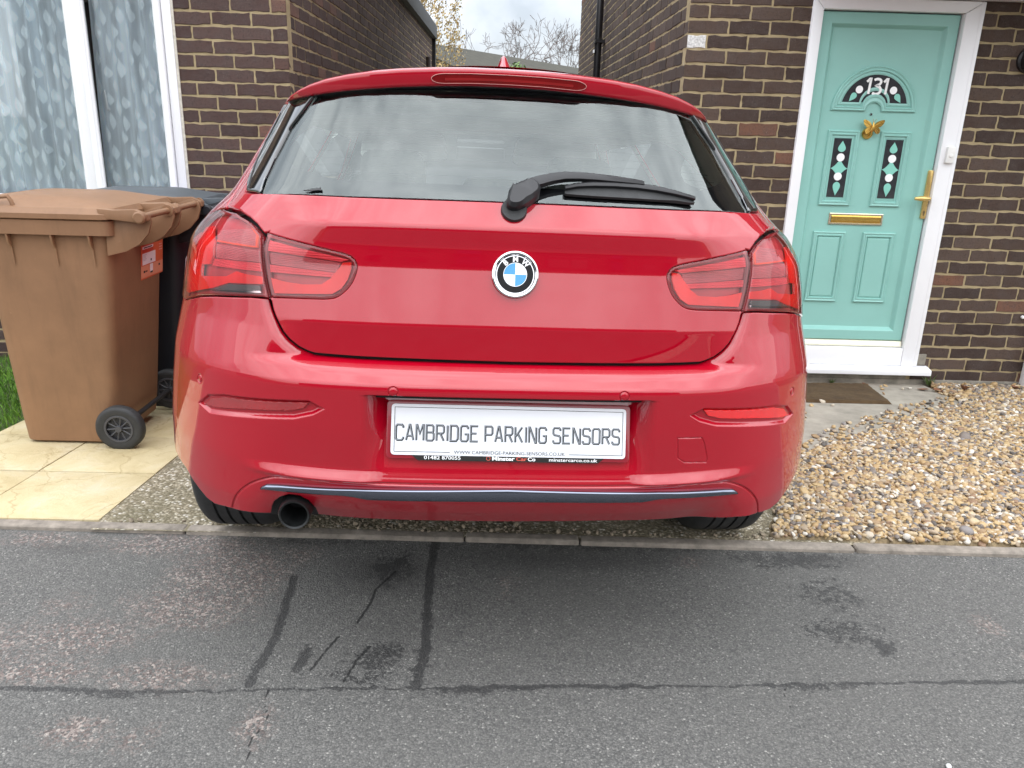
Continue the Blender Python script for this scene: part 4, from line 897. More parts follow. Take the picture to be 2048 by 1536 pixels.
for sx in (-1, 1):
    cx = AC + sx * .0965; n = 24; dchild(MB().add([(cx + .0205 * math.cos(2 * math.pi * k / n), y_ - .002, 1.546 + .0205 * math.sin(2 * math.pi * k / n)) for k in range(n)], [tuple(range(n))]).build('glass_dot', WHITEFILM, None))
    pts = []; c0 = Vector((AC + sx * .112, 1.527)); dr = Vector((sx * .035, -.046)).normalized(); pr = Vector((-dr.y, dr.x))
    for k in range(13):
        t = k / 12; pts.append((c0 + dr * t * .058, .0175 * math.sin(math.pi * t ** .62) * (1 - t) ** .15))
    L_ = [c + pr * w_ for c, w_ in pts] + [c - pr * w_ for c, w_ in pts[::-1][1:-1]]; dchild(MB().add([(p.x, y_ - .002, p.y) for p in L_], [tuple(range(len(L_)))]).build('glass_leaf', plain('teal_film2', (.22, .56, .47), .5, vary=.03), None))
# door furniture
dchild(MB().lathe([(.0, -.006), (.005, -.006), (.0075, -.002), (.008, .001)], (2.0735, PY, 1.4165), 'y', 20).build('spyhole', plain('spyhole', (.3, .3, .3), .2, metal=1), None, smooth=True))
kn = MB(); ky = PY - .028
kn.lathe([(0, -.012), (.028, -.012), (.031, -.006), (.031, .0)], (2.067, PY, 1.312), 'y', 28)
for sx in (-1, 1):
    for (pts) in (((.004, .0), (.018, .022), (.052, .036), (.060, .028), (.050, .006), (.030, -.006), (.006, -.006)), ((.006, -.004), (.030, -.006), (.042, -.018), (.040, -.036), (.026, -.040), (.010, -.026), (.004, -.012))):
        P2 = catmull(pts, 3, True); n = len(P2); v = []
        for dz_ in (0, .004): v += [(2.082 + sx * p, ky - .010 * (p / .06) + dz_, 1.352 + q) for p, q in P2]
        kn.add(v, [tuple(range(n)), tuple(range(n, 2 * n))[::-1]] + [(i, (i + 1) % n, n + (i + 1) % n, n + i) for i in range(n)])
        for k in range(4):
            t = .3 + .2 * k; e = np.array(pts[2 + min(k, len(pts) - 4)]); kn.tube([(2.082 + sx * .005, ky - .002, 1.350), (2.082 + sx * e[0] * .94, ky - .003 - .010 * (e[0] / .06), 1.352 + e[1] * .94)], .0012, 5)
kn.tube([(2.082, ky - .004, 1.375), (2.082, ky - .007, 1.355), (2.081, ky - .006, 1.335), (2.079, ky, 1.312), (2.077, PY - .012, 1.30)], [.003, .006, .007, .006, .004], 10)
kn.tube([(2.081, ky - .006, 1.372), (2.072, ky - .012, 1.392)], .0012, 5).tube([(2.083, ky - .006, 1.372), (2.092, ky - .012, 1.392)], .0012, 5)
dchild(kn.build('door_knocker', BRASS, None, smooth=True, sharp=50))
lb = MB(); ring(lb, rectf(1.919, 2.239, .799, .866), [(0, PY), (.001, PY - .008), (.004, PY - .0095), (.010, PY - .009), (.012, PY - .006)])
lbo = dchild(lb.build('letterbox', plain('letterbox_rim', (.72, .66, .50), .2, metal=.8, vary=.1), None))
lf = MB(); zz = np.linspace(.812, .8535, 9); yy_ = [PY - .006, PY - .0085, PY - .0095, PY - .009, PY - .0085, PY - .0095, PY - .010, PY - .009, PY - .006]
lf.add([(x_, y, z) for z, y in zip(zz, yy_) for x_ in (1.932, 2.226)], [(2 * i, 2 * i + 1, 2 * i + 3, 2 * i + 2) for i in range(8)]); dchild(lf.build('letterbox_flap', BRASS, None, smooth=True))
hp = MB().prism(rounded([(2.4435, .848), (2.4735, .848), (2.4735, 1.122), (2.4435, 1.122)], .008), 'y', DY - .012, DY + .001)
hpo = dchild(hp.build('handle_plate', GOLD, None, bevel=.003))
dchild(MB().tube([(2.4585, DY - .008, .966), (2.4585, DY - .048, .966)], .009, 14).tube([(2.4585, DY - .046, .966), (2.440, DY - .052, .966), (2.405, DY - .052, .9655), (2.372, DY - .048, .964)], [.011, .0135, .0145, .009], 14).build('door_handle', GOLD, None, smooth=True))
dchild(MB().lathe([(0, -.0135), (.007, -.0135), (.0075, -.012)], (2.4585, DY, .885), 'y', 16).box(2.4555, 2.4615, DY - .0136, DY - .012, .866, .885).build('key_slot', plain('keyhole', (.10, .07, .03), .4), None))
wb = MB().prism([(DY - .012, .0695), (DY - .016, .076), (DY - .008, .1035), (DY + .02, .106), (DY + .02, .0695)], 'x', 1.7135, 2.470); dchild(wb.build('weather_bar', plain('brass_white', (.80, .78, .62), .25, metal=.25, vary=.08), None, bevel=.0012))
child_of(MB().prism(rounded([(2.507, 1.166), (2.551, 1.166), (2.551, 1.254), (2.507, 1.254)], .006), 'y', YR - .045, YR - .0225).lathe([(.0, -.004), (.010, -.004), (.0112, -.002), (.0118, .001)], (2.530, YR - .045, 1.206), 'y', 24).build('doorbell', plain('bell_white', (.74, .74, .72), .35), None, bevel=.003), HOUSE)
# outdoor lamp, downpipes, cable clip
child_of(MB().lathe([(0, -.075), (.045, -.075), (.052, -.07), (.052, -.02), (.064, -.014), (.066, .0)], (2.880, YR, 1.72), 'y', 36).lathe([(0, -.0752), (.036, -.0765), (.0, -.076)], (2.880, YR, 1.72), 'y', 30).tube([(2.88, YR - .045, 1.67), (2.88, YR - .045, 1.785)], .047, 24).build('wall_lamp', BLACK, None, smooth=True), HOUSE)
child_of(MB().box(3.243, 3.318, YR - .075, YR - .012, -.178, 2.12).build('drainpipe', UPVC, None, bevel=.006), HOUSE)
child_of(MB().lathe([(0, -.012), (.008, -.010), (.011, 0)], (3.178, YR - .004, .278), 'y', 16).build('cable_clip', WHITEINK, None, smooth=True), HOUSE)
dp = MB().tube([(XR - .062, 8.66, -.2), (XR - .062, 8.66, 5.1)], .036, 16)
for z_ in (2.14, 4.0): dp.tube([(XR - .062, 8.66, z_ - .025), (XR - .062, 8.66, z_ + .025)], .043, 16).box(XR - .1, XR + .02, 8.60, 8.72, z_ - .015, z_ + .015)
child_of(dp.build('downpipe', plain('black_pipe', (.012, .012, .015), .3, coat=.3), None, smooth=True, sharp=40), HOUSE)
child_of(MB().box(XR - .106, XR - .099, 8.615, 8.705, 2.03, 2.06).build('pipe_clip', WHITEINK, None), HOUSE)
# whitish old pointing and a stub of pale mortar by the door foot
child_of(MB().box(2.578, 2.64, YR - .006, YR + .02, -.042, .03).build('mortar_patch', CONC, None, bevel=.008), HOUSE)

# ---- left-hand building with the curtained window
YL, XL = 4.877, -1.243
LHOUSE = empty('brick_annexe', (-2.5, YL, 0), 'purple-brown brick building with the white window on the left, its flat-roofed flank running back', 'house')
LREF = 1.8635 - 60 * .075
WO_ = (-1.890 - XL, -4.6 - XL, .835, 2.12)          # opening in world x
def to_left(o): return child_of(o, LHOUSE)
U = lambda x: XL - x
to_left(brick_wall('wall', None, BRICK_L, (XL, YL + .0042, 0), (-1, 0, 0), 4.6, 2.72, -.025, [(U(-1.890), U(-4.6), .75, 2.12)], v0=-.36, vref=LREF, out=(0, -1, 0)))
to_left(brick_wall('side_wall', None, BRICK_L, (XL - .0035, YL + .0085, 0), (0, 1, 0), 9.4, 2.66, .19, v0=-.36, vref=LREF, out=(1, 0, 0), proud=.0032))
to_left(MB().box(-5.8, XL - .096, YL + 1.4, 14.27, -.3, 2.70).box(-5.8, -4.7, YL + .1, YL + 1.4, -.3, 2.7).box(-1.78, XL - .096, YL + .098, YL + 1.4, -.3, 2.7).box(-4.7, -1.78, YL + .098, YL + 1.4, -.3, .72).box(-4.7, -1.78, YL + .098, YL + 1.4, 2.16, 2.7).build('inner_wall', ROOM, None))
fa = MB().box(XL - .05, XL + .075, YL - .10, 14.40, 2.66, 2.86).box(-5.9, XL - .05, YL - .10, YL + .02, 2.725, 2.86).box(-5.9, XL - .05, YL + .02, 14.4, 2.725, 2.84)
to_left(fa.build('flat_roof', SLATE, None, bevel=.004))
to_left(MB().box(XL - .02, XL + .055, 14.29, 14.40, -.3, 2.657).build('end_board', plain('dark_board', (.02, .02, .022), .7), None))
to_left(MB().tube([(XL + .05, 13.05, -.2), (XL + .05, 13.05, 2.28)], .035, 12).build('vent_pipe', plain('brown_pipe', (.035, .022, .018), .5), None, smooth=True))
# window: outer frame, mullion, opening sash
wy0, wy1 = YL - .012, YL + .07
wf = MB().box(-1.938, -1.886, wy0, wy1, .755, 2.12).box(-4.6, -1.9385, wy0, wy1, .7555, .805).box(-4.6, -1.9385, wy0, wy1, 2.06, 2.12).box(-2.468, -2.412, wy0, wy1, .8055, 2.06).box(-4.6, -4.55, wy0, wy1, .8055, 2.06)
win = to_left(wf.build('window', UPVC, None, bevel=.007))
def wchild(o): o.parent = win; return o
sh_ = MB(); sy = wy0 - .018
ring(sh_, rectf(-2.4115, -1.9405, .8075, 2.0585), [(0, wy0 + .02), (0, sy + .004), (.004, sy), (.030, sy), (.036, sy + .008), (.042, sy + .012), (.045, sy + .03)]); wchild(sh_.build('sash', UPVC, None))
fx_ = MB(); ring(fx_, rectf(-4.55, -2.4685, .806, 2.06), [(0, wy0 + .006), (.012, wy0 + .004), (.022, wy0 + .012), (.024, wy0 + .03)]); wchild(fx_.build('glazing_bead', UPVC, None))
wchild(MB().box(-4.7, -1.875, YL - .06, YL + .02, .722, .7545).build('window_sill', UPVC, None, bevel=.005))
wchild(MB().box(-2.372, -1.98, sy + .022, sy + .028, .845, 2.02).build('window_pane', HOUSEGLASS, None)); wchild(MB().box(-4.53, -2.49, wy0 + .022, wy0 + .028, .82, 2.05).build('window_pane', HOUSEGLASS, None))
wchild(MB().box(-2.352, -2.338, YL + .085, YL + .10, 1.315, 1.335).tube([(-2.345, YL + .08, 1.325), (-2.345, YL + .075, 1.40), (-2.35, YL + .078, 1.43)], .007, 8).build('window_handle', UPVC, None, smooth=True))
wchild(MB().box(-1.8855, -1.872, YL - .006, YL + .02, .76, 2.12).build('sealant', plain('old_sealant', (.55, .52, .45), .8, vary=.2, vscale=40, bump=.8, bscale=90), None))

def net_mat(name, base, alpha):
    m = Mat(name); m.t.nodes.remove(m.b); tr = m.n('BsdfTransparent'); df = m.n('BsdfDiffuse'); tl_ = m.n('BsdfTranslucent'); a = m.n('AddShader'); mx = m.n('MixShader', Fac=alpha)
    df.inputs[0].default_value = (*base, 1); tl_.inputs[0].default_value = tuple(c * .35 for c in base) + (1,); m.l(df.outputs[0], a.inputs[0]); m.l(tl_.outputs[0], a.inputs[1])
    wv_ = m.n('TexWave', _wave_type='BANDS', _bands_direction='Z', Scale=180.0); m.l(m.coord(), wv_.inputs['Vector'])
    mpn = m.n('Mapping'); mpn.inputs['Scale'].default_value = (1, .2, .05); m.l(m.coord(), mpn.inputs[0]); fo = m.noise(26, 2, .5, mpn.outputs[0])
    fold = m.ramp(fo.outputs['Fac'], (.36, (0, 0, 0)), (.64, (1, 1, 1))).outputs[0]
    m.l(m.math('ADD', m.math('ADD', m.math('MULTIPLY', wv_.outputs['Fac'], .08), alpha - .26), m.math('MULTIPLY', fold, .34)), mx.inputs[0])
    m.l(tr.outputs[0], mx.inputs[1]); m.l(a.outputs[0], mx.inputs[2]); m.l(mx.outputs[0], m.o.inputs['Surface']); return m.m
def curtain(x0, x1, z0, z1, yc, label):
    rr = random.Random(int(-x0 * 100)); mb = MB(); nx = int((x1 - x0) / .006); folds = []; x = x0
    while x < x1: wdt = rr.uniform(.05, .10); folds.append((x, wdt, rr.uniform(.014, .034))); x += wdt
    def yy(x, z=0):
        o = 0
        for c, wdt, am in folds:
            t = (x - c) / wdt
            if 0 <= t < 1: o = -am * math.sin(math.pi * t) ** 1.5 + .25 * am * math.sin(3 * math.pi * t)
        return yc + o + .006 * math.sin(x * 17 + z * 2.2)
    zs = np.linspace(z0, z1, 16); xs = np.linspace(x0, x1, nx); v = [(x + .012 * math.sin(z * 2.0 + x * 4), yy(x, z), z) for z in zs for x in xs]
    mb.add(v, [(j * nx + i, j * nx + i + 1, (j + 1) * nx + i + 1, (j + 1) * nx + i) for j in range(15) for i in range(nx - 1)], 0)
    z = z0 + .03; row = 0
    while z < z1 - .05:
        x = x0 + .03 + (.045 if row % 2 else 0)
        while x < x1 - .03:
            h = rr.uniform(.070, .115); w_ = rr.uniform(.013, .021); zc = z + rr.uniform(-.016, .016); xc = x + rr.uniform(-.015, .015); L_ = []
            for k in range(15):
                t = k / 14; ww = w_ * (math.sin(math.pi * min(1, t ** .8)) ** 1.5); L_.append((ww, t * h))
            v = []
            for p, q in L_:
                for sg in (-1, 0, 1):
                    a, b = xc + sg * p + .004 * math.sin(5 * q / h), zc + q; v.append((a + .012 * math.sin(b * 2 + a * 4), yy(a, b) - .0035, b))
            mb.add(v, [(i * 3 + k, i * 3 + k + 1, i * 3 + k + 4, i * 3 + k + 3) for i in range(14) for k in range(2)], 1)
            x += .09
        z += .073; row += 1
    o = mb.build('net_curtain', [net_mat('net', (.82, .89, .95), .88), net_mat('net_leaf', (.90, .95, .98), 1.0)], None, smooth=True)
    return tag(o, label, 'net curtain')
curtain(-4.5, -2.47, .80, 2.08, YL + .105, 'wide leaf-patterned net curtain hanging behind the large left-hand window pane')
curtain(-2.40, -1.965, .80, 2.08, YL + .105, 'narrow leaf-patterned net curtain hanging behind the opening sash beside the brick corner')

# ================================================================== ground
def sheet(name, xs, ys, zf, mat, attrs=None, thick=0):
    X_, Y_ = np.meshgrid(xs, ys); Z_ = np.vectorize(zf)(X_, Y_) if callable(zf) else np.full_like(X_, zf)
    v = np.stack([X_, Y_, Z_], -1).reshape(-1, 3); nx, ny = len(xs), len(ys)
    i = np.arange(nx - 1); j = np.arange(ny - 1); I, J = np.meshgrid(i, j); a = (J * nx + I).ravel(); f = np.stack([a, a + 1, a + nx + 1, a + nx], 1)
    me = bpy.data.meshes.new(name); me.from_pydata(v.tolist(), [], f.tolist()); me.materials.append(mat); me.polygons.foreach_set('use_smooth', [True] * len(me.polygons))
    if attrs:
        for k, fn in attrs.items():
            at_ = me.attributes.new(k, 'FLOAT', 'POINT'); at_.data.foreach_set('value', fn(v[:, 0], v[:, 1]).astype(np.float32))
    o = link(name, me); tag(o, kind='structure'); return o
def seg(x, y, pts, w_):
    P = np.stack([x, y], 1); d, _ = near_poly(P, np.array(pts, float), closed=False); ww = w_; return np.exp(-(d / ww) ** 2)
def blob(x, y, cx, cy, rx, ry): return np.exp(-(((x - cx) / rx) ** 2 + ((y - cy) / ry) ** 2))
def wobble(x, y): return .0022 * np.sin(x * 43 + 2 * np.sin(x * 17)) + .0018 * np.sin(x * 91 + 1)
def tar(x, y):
    t = .95 * seg(x, y, [(-.60, 2.08), (-.588, 1.95), (-.575, 1.80), (-.585, 1.68), (-.588, 1.60)], .017)
    t = np.maximum(t, 1.0 * seg(x, y, [(-.195, 2.33), (-.196, 2.15), (-.187, 1.95), (-.175, 1.75), (-.185, 1.61)], .017))
    t = np.maximum(t, .62 * blob(x, y, -.185, 1.66, .05, .06)); t = np.maximum(t, .9 * blob(x, y, -.482, 1.705, .025, .07))
    t = np.maximum(t, .70 * blob(x, y, -.29, 1.72, .10, .10)); t = np.maximum(t, .74 * blob(x, y, -.31, 2.15, .10, .15)); t = np.maximum(t, .62 * blob(x, y, -.34, 1.64, .12, .05))
    t = np.maximum(t, .85 * blob(x, y, 1.05, 1.80, .045, .06)); t = np.maximum(t, .66 * blob(x, y, .98, 1.86, .16, .10)); t = np.maximum(t, .60 * blob(x, y, 1.0, 2.05, .14, .12))
    t = np.maximum(t, .76 * blob(x, y, .95, 2.24, .25, .07)); t = np.maximum(t, .55 * blob(x, y, -.5, 2.30, .35, .045)); t = np.maximum(t, .62 * blob(x, y, .3, 2.30, .7, .05)); t = np.maximum(t, .5 * blob(x, y, -.9, 2.1, .05, .03))
    t = np.maximum(t, .5 * blob(x, y, -.40, 1.46, .03, .02)); t = np.maximum(t, .45 * blob(x, y, -.96, 1.49, .05, .03))
    jl = [(-2.2, 1.60), (-1.165, 1.575), (-.8, 1.572), (-.577, 1.582), (-.3, 1.597), (.05, 1.610), (.4, 1.621), (.7, 1.634), (1.05, 1.652), (1.35, 1.664), (2.4, 1.70)]
    jy = np.interp(x, [p[0] for p in jl], [p[1] for p in jl]) + wobble(x, y); wd = .0055 + .005 * np.clip(np.sin(x * 5.1 + .7) + .3 * np.sin(x * 23), 0, 1)
    t = np.maximum(t, 1.0 * np.exp(-((y - jy) / wd) ** 2)); t = np.maximum(t, .70 * np.exp(-((y - jy + .012) / .020) ** 2) * np.clip(np.sin(x * 7.3 + 1.9), 0, 1))
    return t
def crack(x, y):
    t = seg(x, y, [(-.535, 1.585), (-.53, 1.53), (-.513, 1.50), (-.517, 1.455), (-.53, 1.42), (-.52, 1.38), (-.526, 1.32), (-.54, 1.2)], .0035)
    t = np.maximum(t, seg(x, y, [(.73, 1.628), (.718, 1.60), (.722, 1.57), (.712, 1.545), (.716, 1.49)], .0028))
    t = np.maximum(t, seg(x, y, [(-.30, 2.13), (-.345, 2.03), (-.352, 1.95), (-.372, 1.86)], .006)); t = np.maximum(t, seg(x, y, [(-.41, 1.80), (-.43, 1.74), (-.452, 1.66)], .006)); t = np.maximum(t, seg(x, y, [(-.32, 1.76), (-.345, 1.70), (-.362, 1.62)], .006))
    t = np.maximum(t, .7 * seg(x, y, [(1.36, 1.98), (1.38, 1.90), (1.43, 1.80), (1.46, 1.72)], .003))
    return t
def damp(x, y):
    t = .75 * blob(x, y, -.33, 2.12, .22, .16)
    for a in ((-.30, 1.80, .20, .18, .42), (.25, 2.22, .6, .10, .62), (1.0, 2.0, .26, .22, .42), (1.05, 2.24, .25, .08, .6), (-1.35, 2.22, .22, .07, .5), (-.10, 1.95, .12, .3, .36), (.45, 1.95, .35, .2, .34)): t = np.maximum(t, a[4] * blob(x, y, *a[:4]))
    return t
def wear(x, y):
    t = .9 * blob(x, y, -.80, 2.08, .20, .22); 
    for a in ((-1.2, 1.92, .10, .08, .5), (-.85, 1.93, .22, .14, .8), (-1.08, 1.78, .20, .10, .75), (-1.1, 1.64, .18, .06, .75), (-.82, 1.63, .20, .07, .7), (-1.30, 1.72, .2, .16, .6), (-.92, 1.44, .10, .07, .7), (-.78, 1.42, .07, .07, .55), (-.53, 1.46, .06, .09, .62), (-1.0, 2.26, .30, .08, .85), (-1.45, 2.28, .18, .06, .7), (-.62, 2.2, .10, .12, .5), (1.40, 1.90, .06, .07, .6), (.62, 2.22, .06, .06, .55), (.04, 2.06, .06, .10, .45), (-1.5, 1.95, .16, .1, .5), (1.43, 1.76, .05, .06, .5)):
        t = np.maximum(t, a[4] * blob(x, y, *a[:4]))
    return t
def asphalt_mat():
    m = Mat('asphalt'); v = m.coord()
    vo = m.n('TexVoronoi', Scale=230.0, Randomness=1.0); m.l(v, vo.inputs['Vector']); vo2 = m.n('TexVoronoi', Scale=150.0, Randomness=1.0); m.l(v, vo2.inputs['Vector'])
    big = m.noise(1.4, 5, .65, v); med = m.noise(34, 4, .7, v); fin = m.noise(620, 2, .7, v)
    sep = m.n('SeparateColor'); m.l(vo.outputs['Color'], sep.inputs[0]); sep2 = m.n('SeparateColor'); m.l(vo2.outputs['Color'], sep2.inputs[0])
    stone = m.ramp(sep.outputs[0], (0, (.088, .086, .081)), (.5, (.138, .135, .127)), (.84, (.176, .171, .160)), (.965, (.22, .214, .20)), (.995, (.38, .37, .34))).outputs[0]
    stone = m.mix(m.ramp(vo.outputs['Distance'], (.45, (0, 0, 0)), (.95, (.75, .75, .75))).outputs[0], stone, (.030, .032, .033))
    stone = m.mix(m.ramp(fin.outputs['Fac'], (.35, (.35, .35, .35)), (.6, (0, 0, 0))).outputs[0], stone, (.040, .042, .043))
    c = m.mix(m.ramp(big.outputs['Fac'], (.35, (0, 0, 0)), (.7, (.5, .5, .5))).outputs[0], stone, (.110, .107, .100))
    # worn patches where pinkish chippings show
    wa = m.n('Attribute', _attribute_name='wear').outputs['Fac']; pink = m.ramp(sep2.outputs[0], (.1, (.085, .066, .060)), (.40, (.14, .105, .094)), (.72, (.21, .165, .148)), (.93, (.36, .31, .275))).outputs[0]
    gate_ = m.math('ADD', wa, m.math('MULTIPLY', m.math('SUBTRACT', med.outputs['Fac'], .5), 1.1)); chip = m.math('LESS_THAN', sep2.outputs[1], .60)
    wf_ = m.math('MULTIPLY', m.ramp(gate_, (.27, (0, 0, 0)), (.62, (1, 1, 1))).outputs[0], m.math('MULTIPLY', chip, .75)); c = m.mix(wf_, c, pink)
    dp_ = m.n('Attribute', _attribute_name='damp').outputs['Fac']; dpf = m.ramp(m.math('ADD', dp_, m.math('MULTIPLY', m.math('SUBTRACT', med.outputs['Fac'], .5), .55)), (.28, (0, 0, 0)), (.75, (.55, .55, .55))).outputs[0]; c = m.mix(dpf, c, (.030, .029, .028))
    ta = m.n('Attribute', _attribute_name='tar').outputs['Fac']; tg_ = m.math('ADD', ta, m.math('ADD', m.math('MULTIPLY', m.math('SUBTRACT', med.outputs['Fac'], .5), 1.3), m.math('MULTIPLY', m.math('SUBTRACT', m.noise(110, 3, .65, v).outputs['Fac'], .5), 1.4)))
    tf_ = m.ramp(tg_, (.50, (0, 0, 0)), (.62, (.88, .88, .88))).outputs[0]; c = m.mix(tf_, c, m.mix(.22, (.013, .013, .014), stone))
    cr_ = m.n('Attribute', _attribute_name='crack').outputs['Fac']; c = m.mix(m.ramp(m.math('ADD', cr_, m.math('MULTIPLY', m.math('SUBTRACT', med.outputs['Fac'], .5), .7)), (.55, (0, 0, 0)), (.75, (.9, .9, .9))).outputs[0], c, (.010, .010, .010))
    m.color(c); m.l(m.ramp(tf_, (0, (.86, .86, .86)), (1, (.6, .6, .6))).outputs[0], m.b.inputs['Roughness'])
    h = m.math('SUBTRACT', m.math('MULTIPLY', m.ramp(vo.outputs['Distance'], (0, (1, 1, 1)), (.8, (0, 0, 0))).outputs[0], .8), m.math('MULTIPLY', fin.outputs['Fac'], .25)); h = m.math('SUBTRACT', h, m.math('MULTIPLY', cr_, 1.0))
    m.bump(h, .75, .0035); return m.m
ASPH = asphalt_mat()
def kb(x): return 2.3585 - .0155 * x       # back line of the kerb edging
px_ = np.arange(-1.75, 2.05, .0075); py_s = np.arange(1.10, 2.352, .0075)
def pz(x, y): return -.013
# pavement in front: a fine strip, carried on by a coarse sheet
xs = px_; Xg = sheet('pavement', xs, py_s, pz, ASPH, dict(tar=tar, crack=crack, wear=wear, damp=damp))
sheet('pavement', np.array([-14, -6, -1.7499]), np.array([-.4, 1.10, 2.2, 2.352]), pz, ASPH); sheet('pavement', np.array([float(xs[-1]), 5, 14]), np.array([-.4, 1.10, 2.2, 2.352]), pz, ASPH)
sheet('pavement', np.array([-1.7499, 0, float(xs[-1])]), np.array([-.4, .5, 1.10]), pz, ASPH)
ROADM = plain('road_asphalt', (.04, .04, .04), .85, vary=.3, vscale=3, bump=.4, bscale=300)
sheet('road', np.array([-60, -8, 8, 60]), np.array([-6.4, -.55]), -.11, ROADM); tag(MB().box(-60, 60, -.55, -.4, -.2, -.013).box(-60, 60, -6.55, -6.4, -.2, -.01).build('kerb', CONC, None, bevel=.012), kind='structure')
sheet('far_pavement', np.array([-60, 0, 60]), np.array([-8.4, -6.55]), -.012, ROADM)
sheet('ground', np.array([-400, -15, 15, 400]), np.array([-400, -8.4, 0, 5, 15, 60, 400]), lambda x, y: -.42, plain('soil_ground', (.06, .065, .035), .95, vary=.3, vscale=1))
# kerb edging stones
KM = plain('edging_concrete', (.235, .205, .172), .93, vary=.42, vscale=16, bump=1.0, bscale=120)
cuts = [-6.5, -5.6, -4.7, -3.8, -2.9, -2.0, -1.02, -.10, .28, 1.19, 2.10, 3.0, 3.9, 4.8, 5.7]; ke = MB()
for a, b in zip(cuts, cuts[1:]):
    a += .002; b -= .002; q = random.uniform(-.002, .002)
    ke.add([(a, kb(a) - .046 + q, -.15), (b, kb(b) - .046 + q, -.15), (b, kb(b), -.15), (a, kb(a), -.15), (a, kb(a) - .046 + q, .004 + q), (b, kb(b) - .046 + q, .004 + q), (b, kb(b), .004 + q), (a, kb(a), .004 + q)], [(0, 3, 2, 1), (4, 5, 6, 7), (0, 1, 5, 4), (1, 2, 6, 5), (2, 3, 7, 6), (3, 0, 4, 7)])
tag(ke.build('kerb', KM, None, bevel=.012, bseg=3), kind='structure')
# exposed-aggregate drive
def agg_mat():
    m = Mat('exposed_aggregate'); v = m.coord(); vo = m.n('TexVoronoi', Scale=95.0); m.l(v, vo.inputs['Vector']); sp = m.n('SeparateColor'); m.l(vo.outputs['Color'], sp.inputs[0]); big = m.noise(3.5, 5, .7, v); fi = m.noise(300, 3, .7, v)
    c = m.ramp(sp.outputs[0], (0, (.15, .125, .08)), (.45, (.27, .23, .155)), (.75, (.38, .33, .24)), (.93, (.58, .53, .43)), (.985, (.75, .71, .64))).outputs[0]
    c = m.mix(m.ramp(vo.outputs['Distance'], (.35, (0, 0, 0)), (.8, (.85, .85, .85))).outputs[0], c, (.15, .125, .08)); c = m.mix(m.ramp(big.outputs['Fac'], (.4, (0, 0, 0)), (.7, (.55, .55, .55))).outputs[0], c, (.10, .092, .05)); m.color(c); m.set(Roughness=.9)
    m.bump(m.math('ADD', m.ramp(vo.outputs['Distance'], (0, (1, 1, 1)), (.7, (0, 0, 0))).outputs[0], m.math('MULTIPLY', fi.outputs['Fac'], .4)), .8, .005); return m.m
AGG = agg_mat()
gy = lambda x, y: gz(y)
sheet('driveway', np.linspace(-1.325, 1.25, 12), np.concatenate([np.linspace(2.325, 4.8, 24), np.linspace(5, 16, 8)]), gy, AGG)
sheet('concrete_path', np.linspace(.99, 2.64, 12), np.linspace(2.75, 4.68, 14), lambda x, y: gz(y) + .006, plain('path_concrete', (.30, .27, .225), .9, vary=.28, vscale=7, bump=.5, bscale=170))
# yellow riven paving slabs, 450 mm
def slab_mat():
    m = Mat('riven_slab'); v = m.coord(); g = m.n('NewGeometry'); n1 = m.noise(3.2, 6, .65, v, 1.2); n2 = m.noise(11, 5, .7, v, .8); n3 = m.noise(240, 3, .7, v)
    c = m.ramp(n1.outputs['Fac'], (.3, (.44, .36, .20)), (.5, (.53, .45, .275)), (.66, (.57, .51, .36)), (.8, (.50, .46, .37))).outputs[0]; c = m.mix(m.math('MULTIPLY', g.outputs['Random Per Island'], .35), c, (.50, .41, .21))
    c = m.mix(m.ramp(n2.outputs['Fac'], (.55, (0, 0, 0)), (.72, (.5, .5, .5))).outputs[0], c, (.33, .25, .12)); vc = m.n('TexVoronoi', _feature='DISTANCE_TO_EDGE', Scale=3.4); nv_ = m.noise(6, 4, .6, v); m.l(m.mix(.12, v, nv_.outputs['Color']), vc.inputs['Vector']); riv = m.ramp(vc.outputs['Distance'], (.0, (.55, .55, .55)), (.012, (0, 0, 0))).outputs[0]; c = m.mix(riv, c, (.30, .22, .10)); m.color(c); m.set(Roughness=.8)
    m.bump(m.math('ADD', m.math('MULTIPLY', n2.outputs['Fac'], 1.0), m.math('MULTIPLY', n3.outputs['Fac'], .25)), .55, .012); return m.m
sl = MB(); rs_ = random.Random(3)
for i in range(5):
    for j in range(6):
        if i >= 2 and j >= 2: continue
        x1_ = -1.325 - .45 * i - .002; x0_ = x1_ - .446; y0_ = 2.378 + .45 * j + .002 - (.0155 * (x0_ + 1.3) if j == 0 else 0); y1_ = 2.378 + .45 * (j + 1) - .002; dz = rs_.uniform(-.002, .003)
        if j == 5: y1_ = 4.85
        sl.add([(x0_, y0_, gz(y0_) - .05), (x1_, y0_, gz(y0_) - .05), (x1_, y1_, gz(y1_) - .05), (x0_, y1_, gz(y1_) - .05), (x0_, y0_, gz(y0_) + .004 + dz), (x1_, y0_, gz(y0_) + .004 + dz), (x1_, y1_, gz(y1_) + .004 + dz), (x0_, y1_, gz(y1_) + .004 + dz)], [(0, 3, 2, 1), (4, 5, 6, 7), (0, 1, 5, 4), (1, 2, 6, 5), (2, 3, 7, 6), (3, 0, 4, 7)])
tag(sl.build('paving_slabs', slab_mat(), None, bevel=.004), kind='structure')
sheet('soil_bed', np.linspace(-6, -1.32, 6), np.linspace(2.37, 4.85, 8), lambda x, y: gz(y) - .018, plain('joint_soil', (.055, .045, .028), .95, vary=.4, vscale=30))
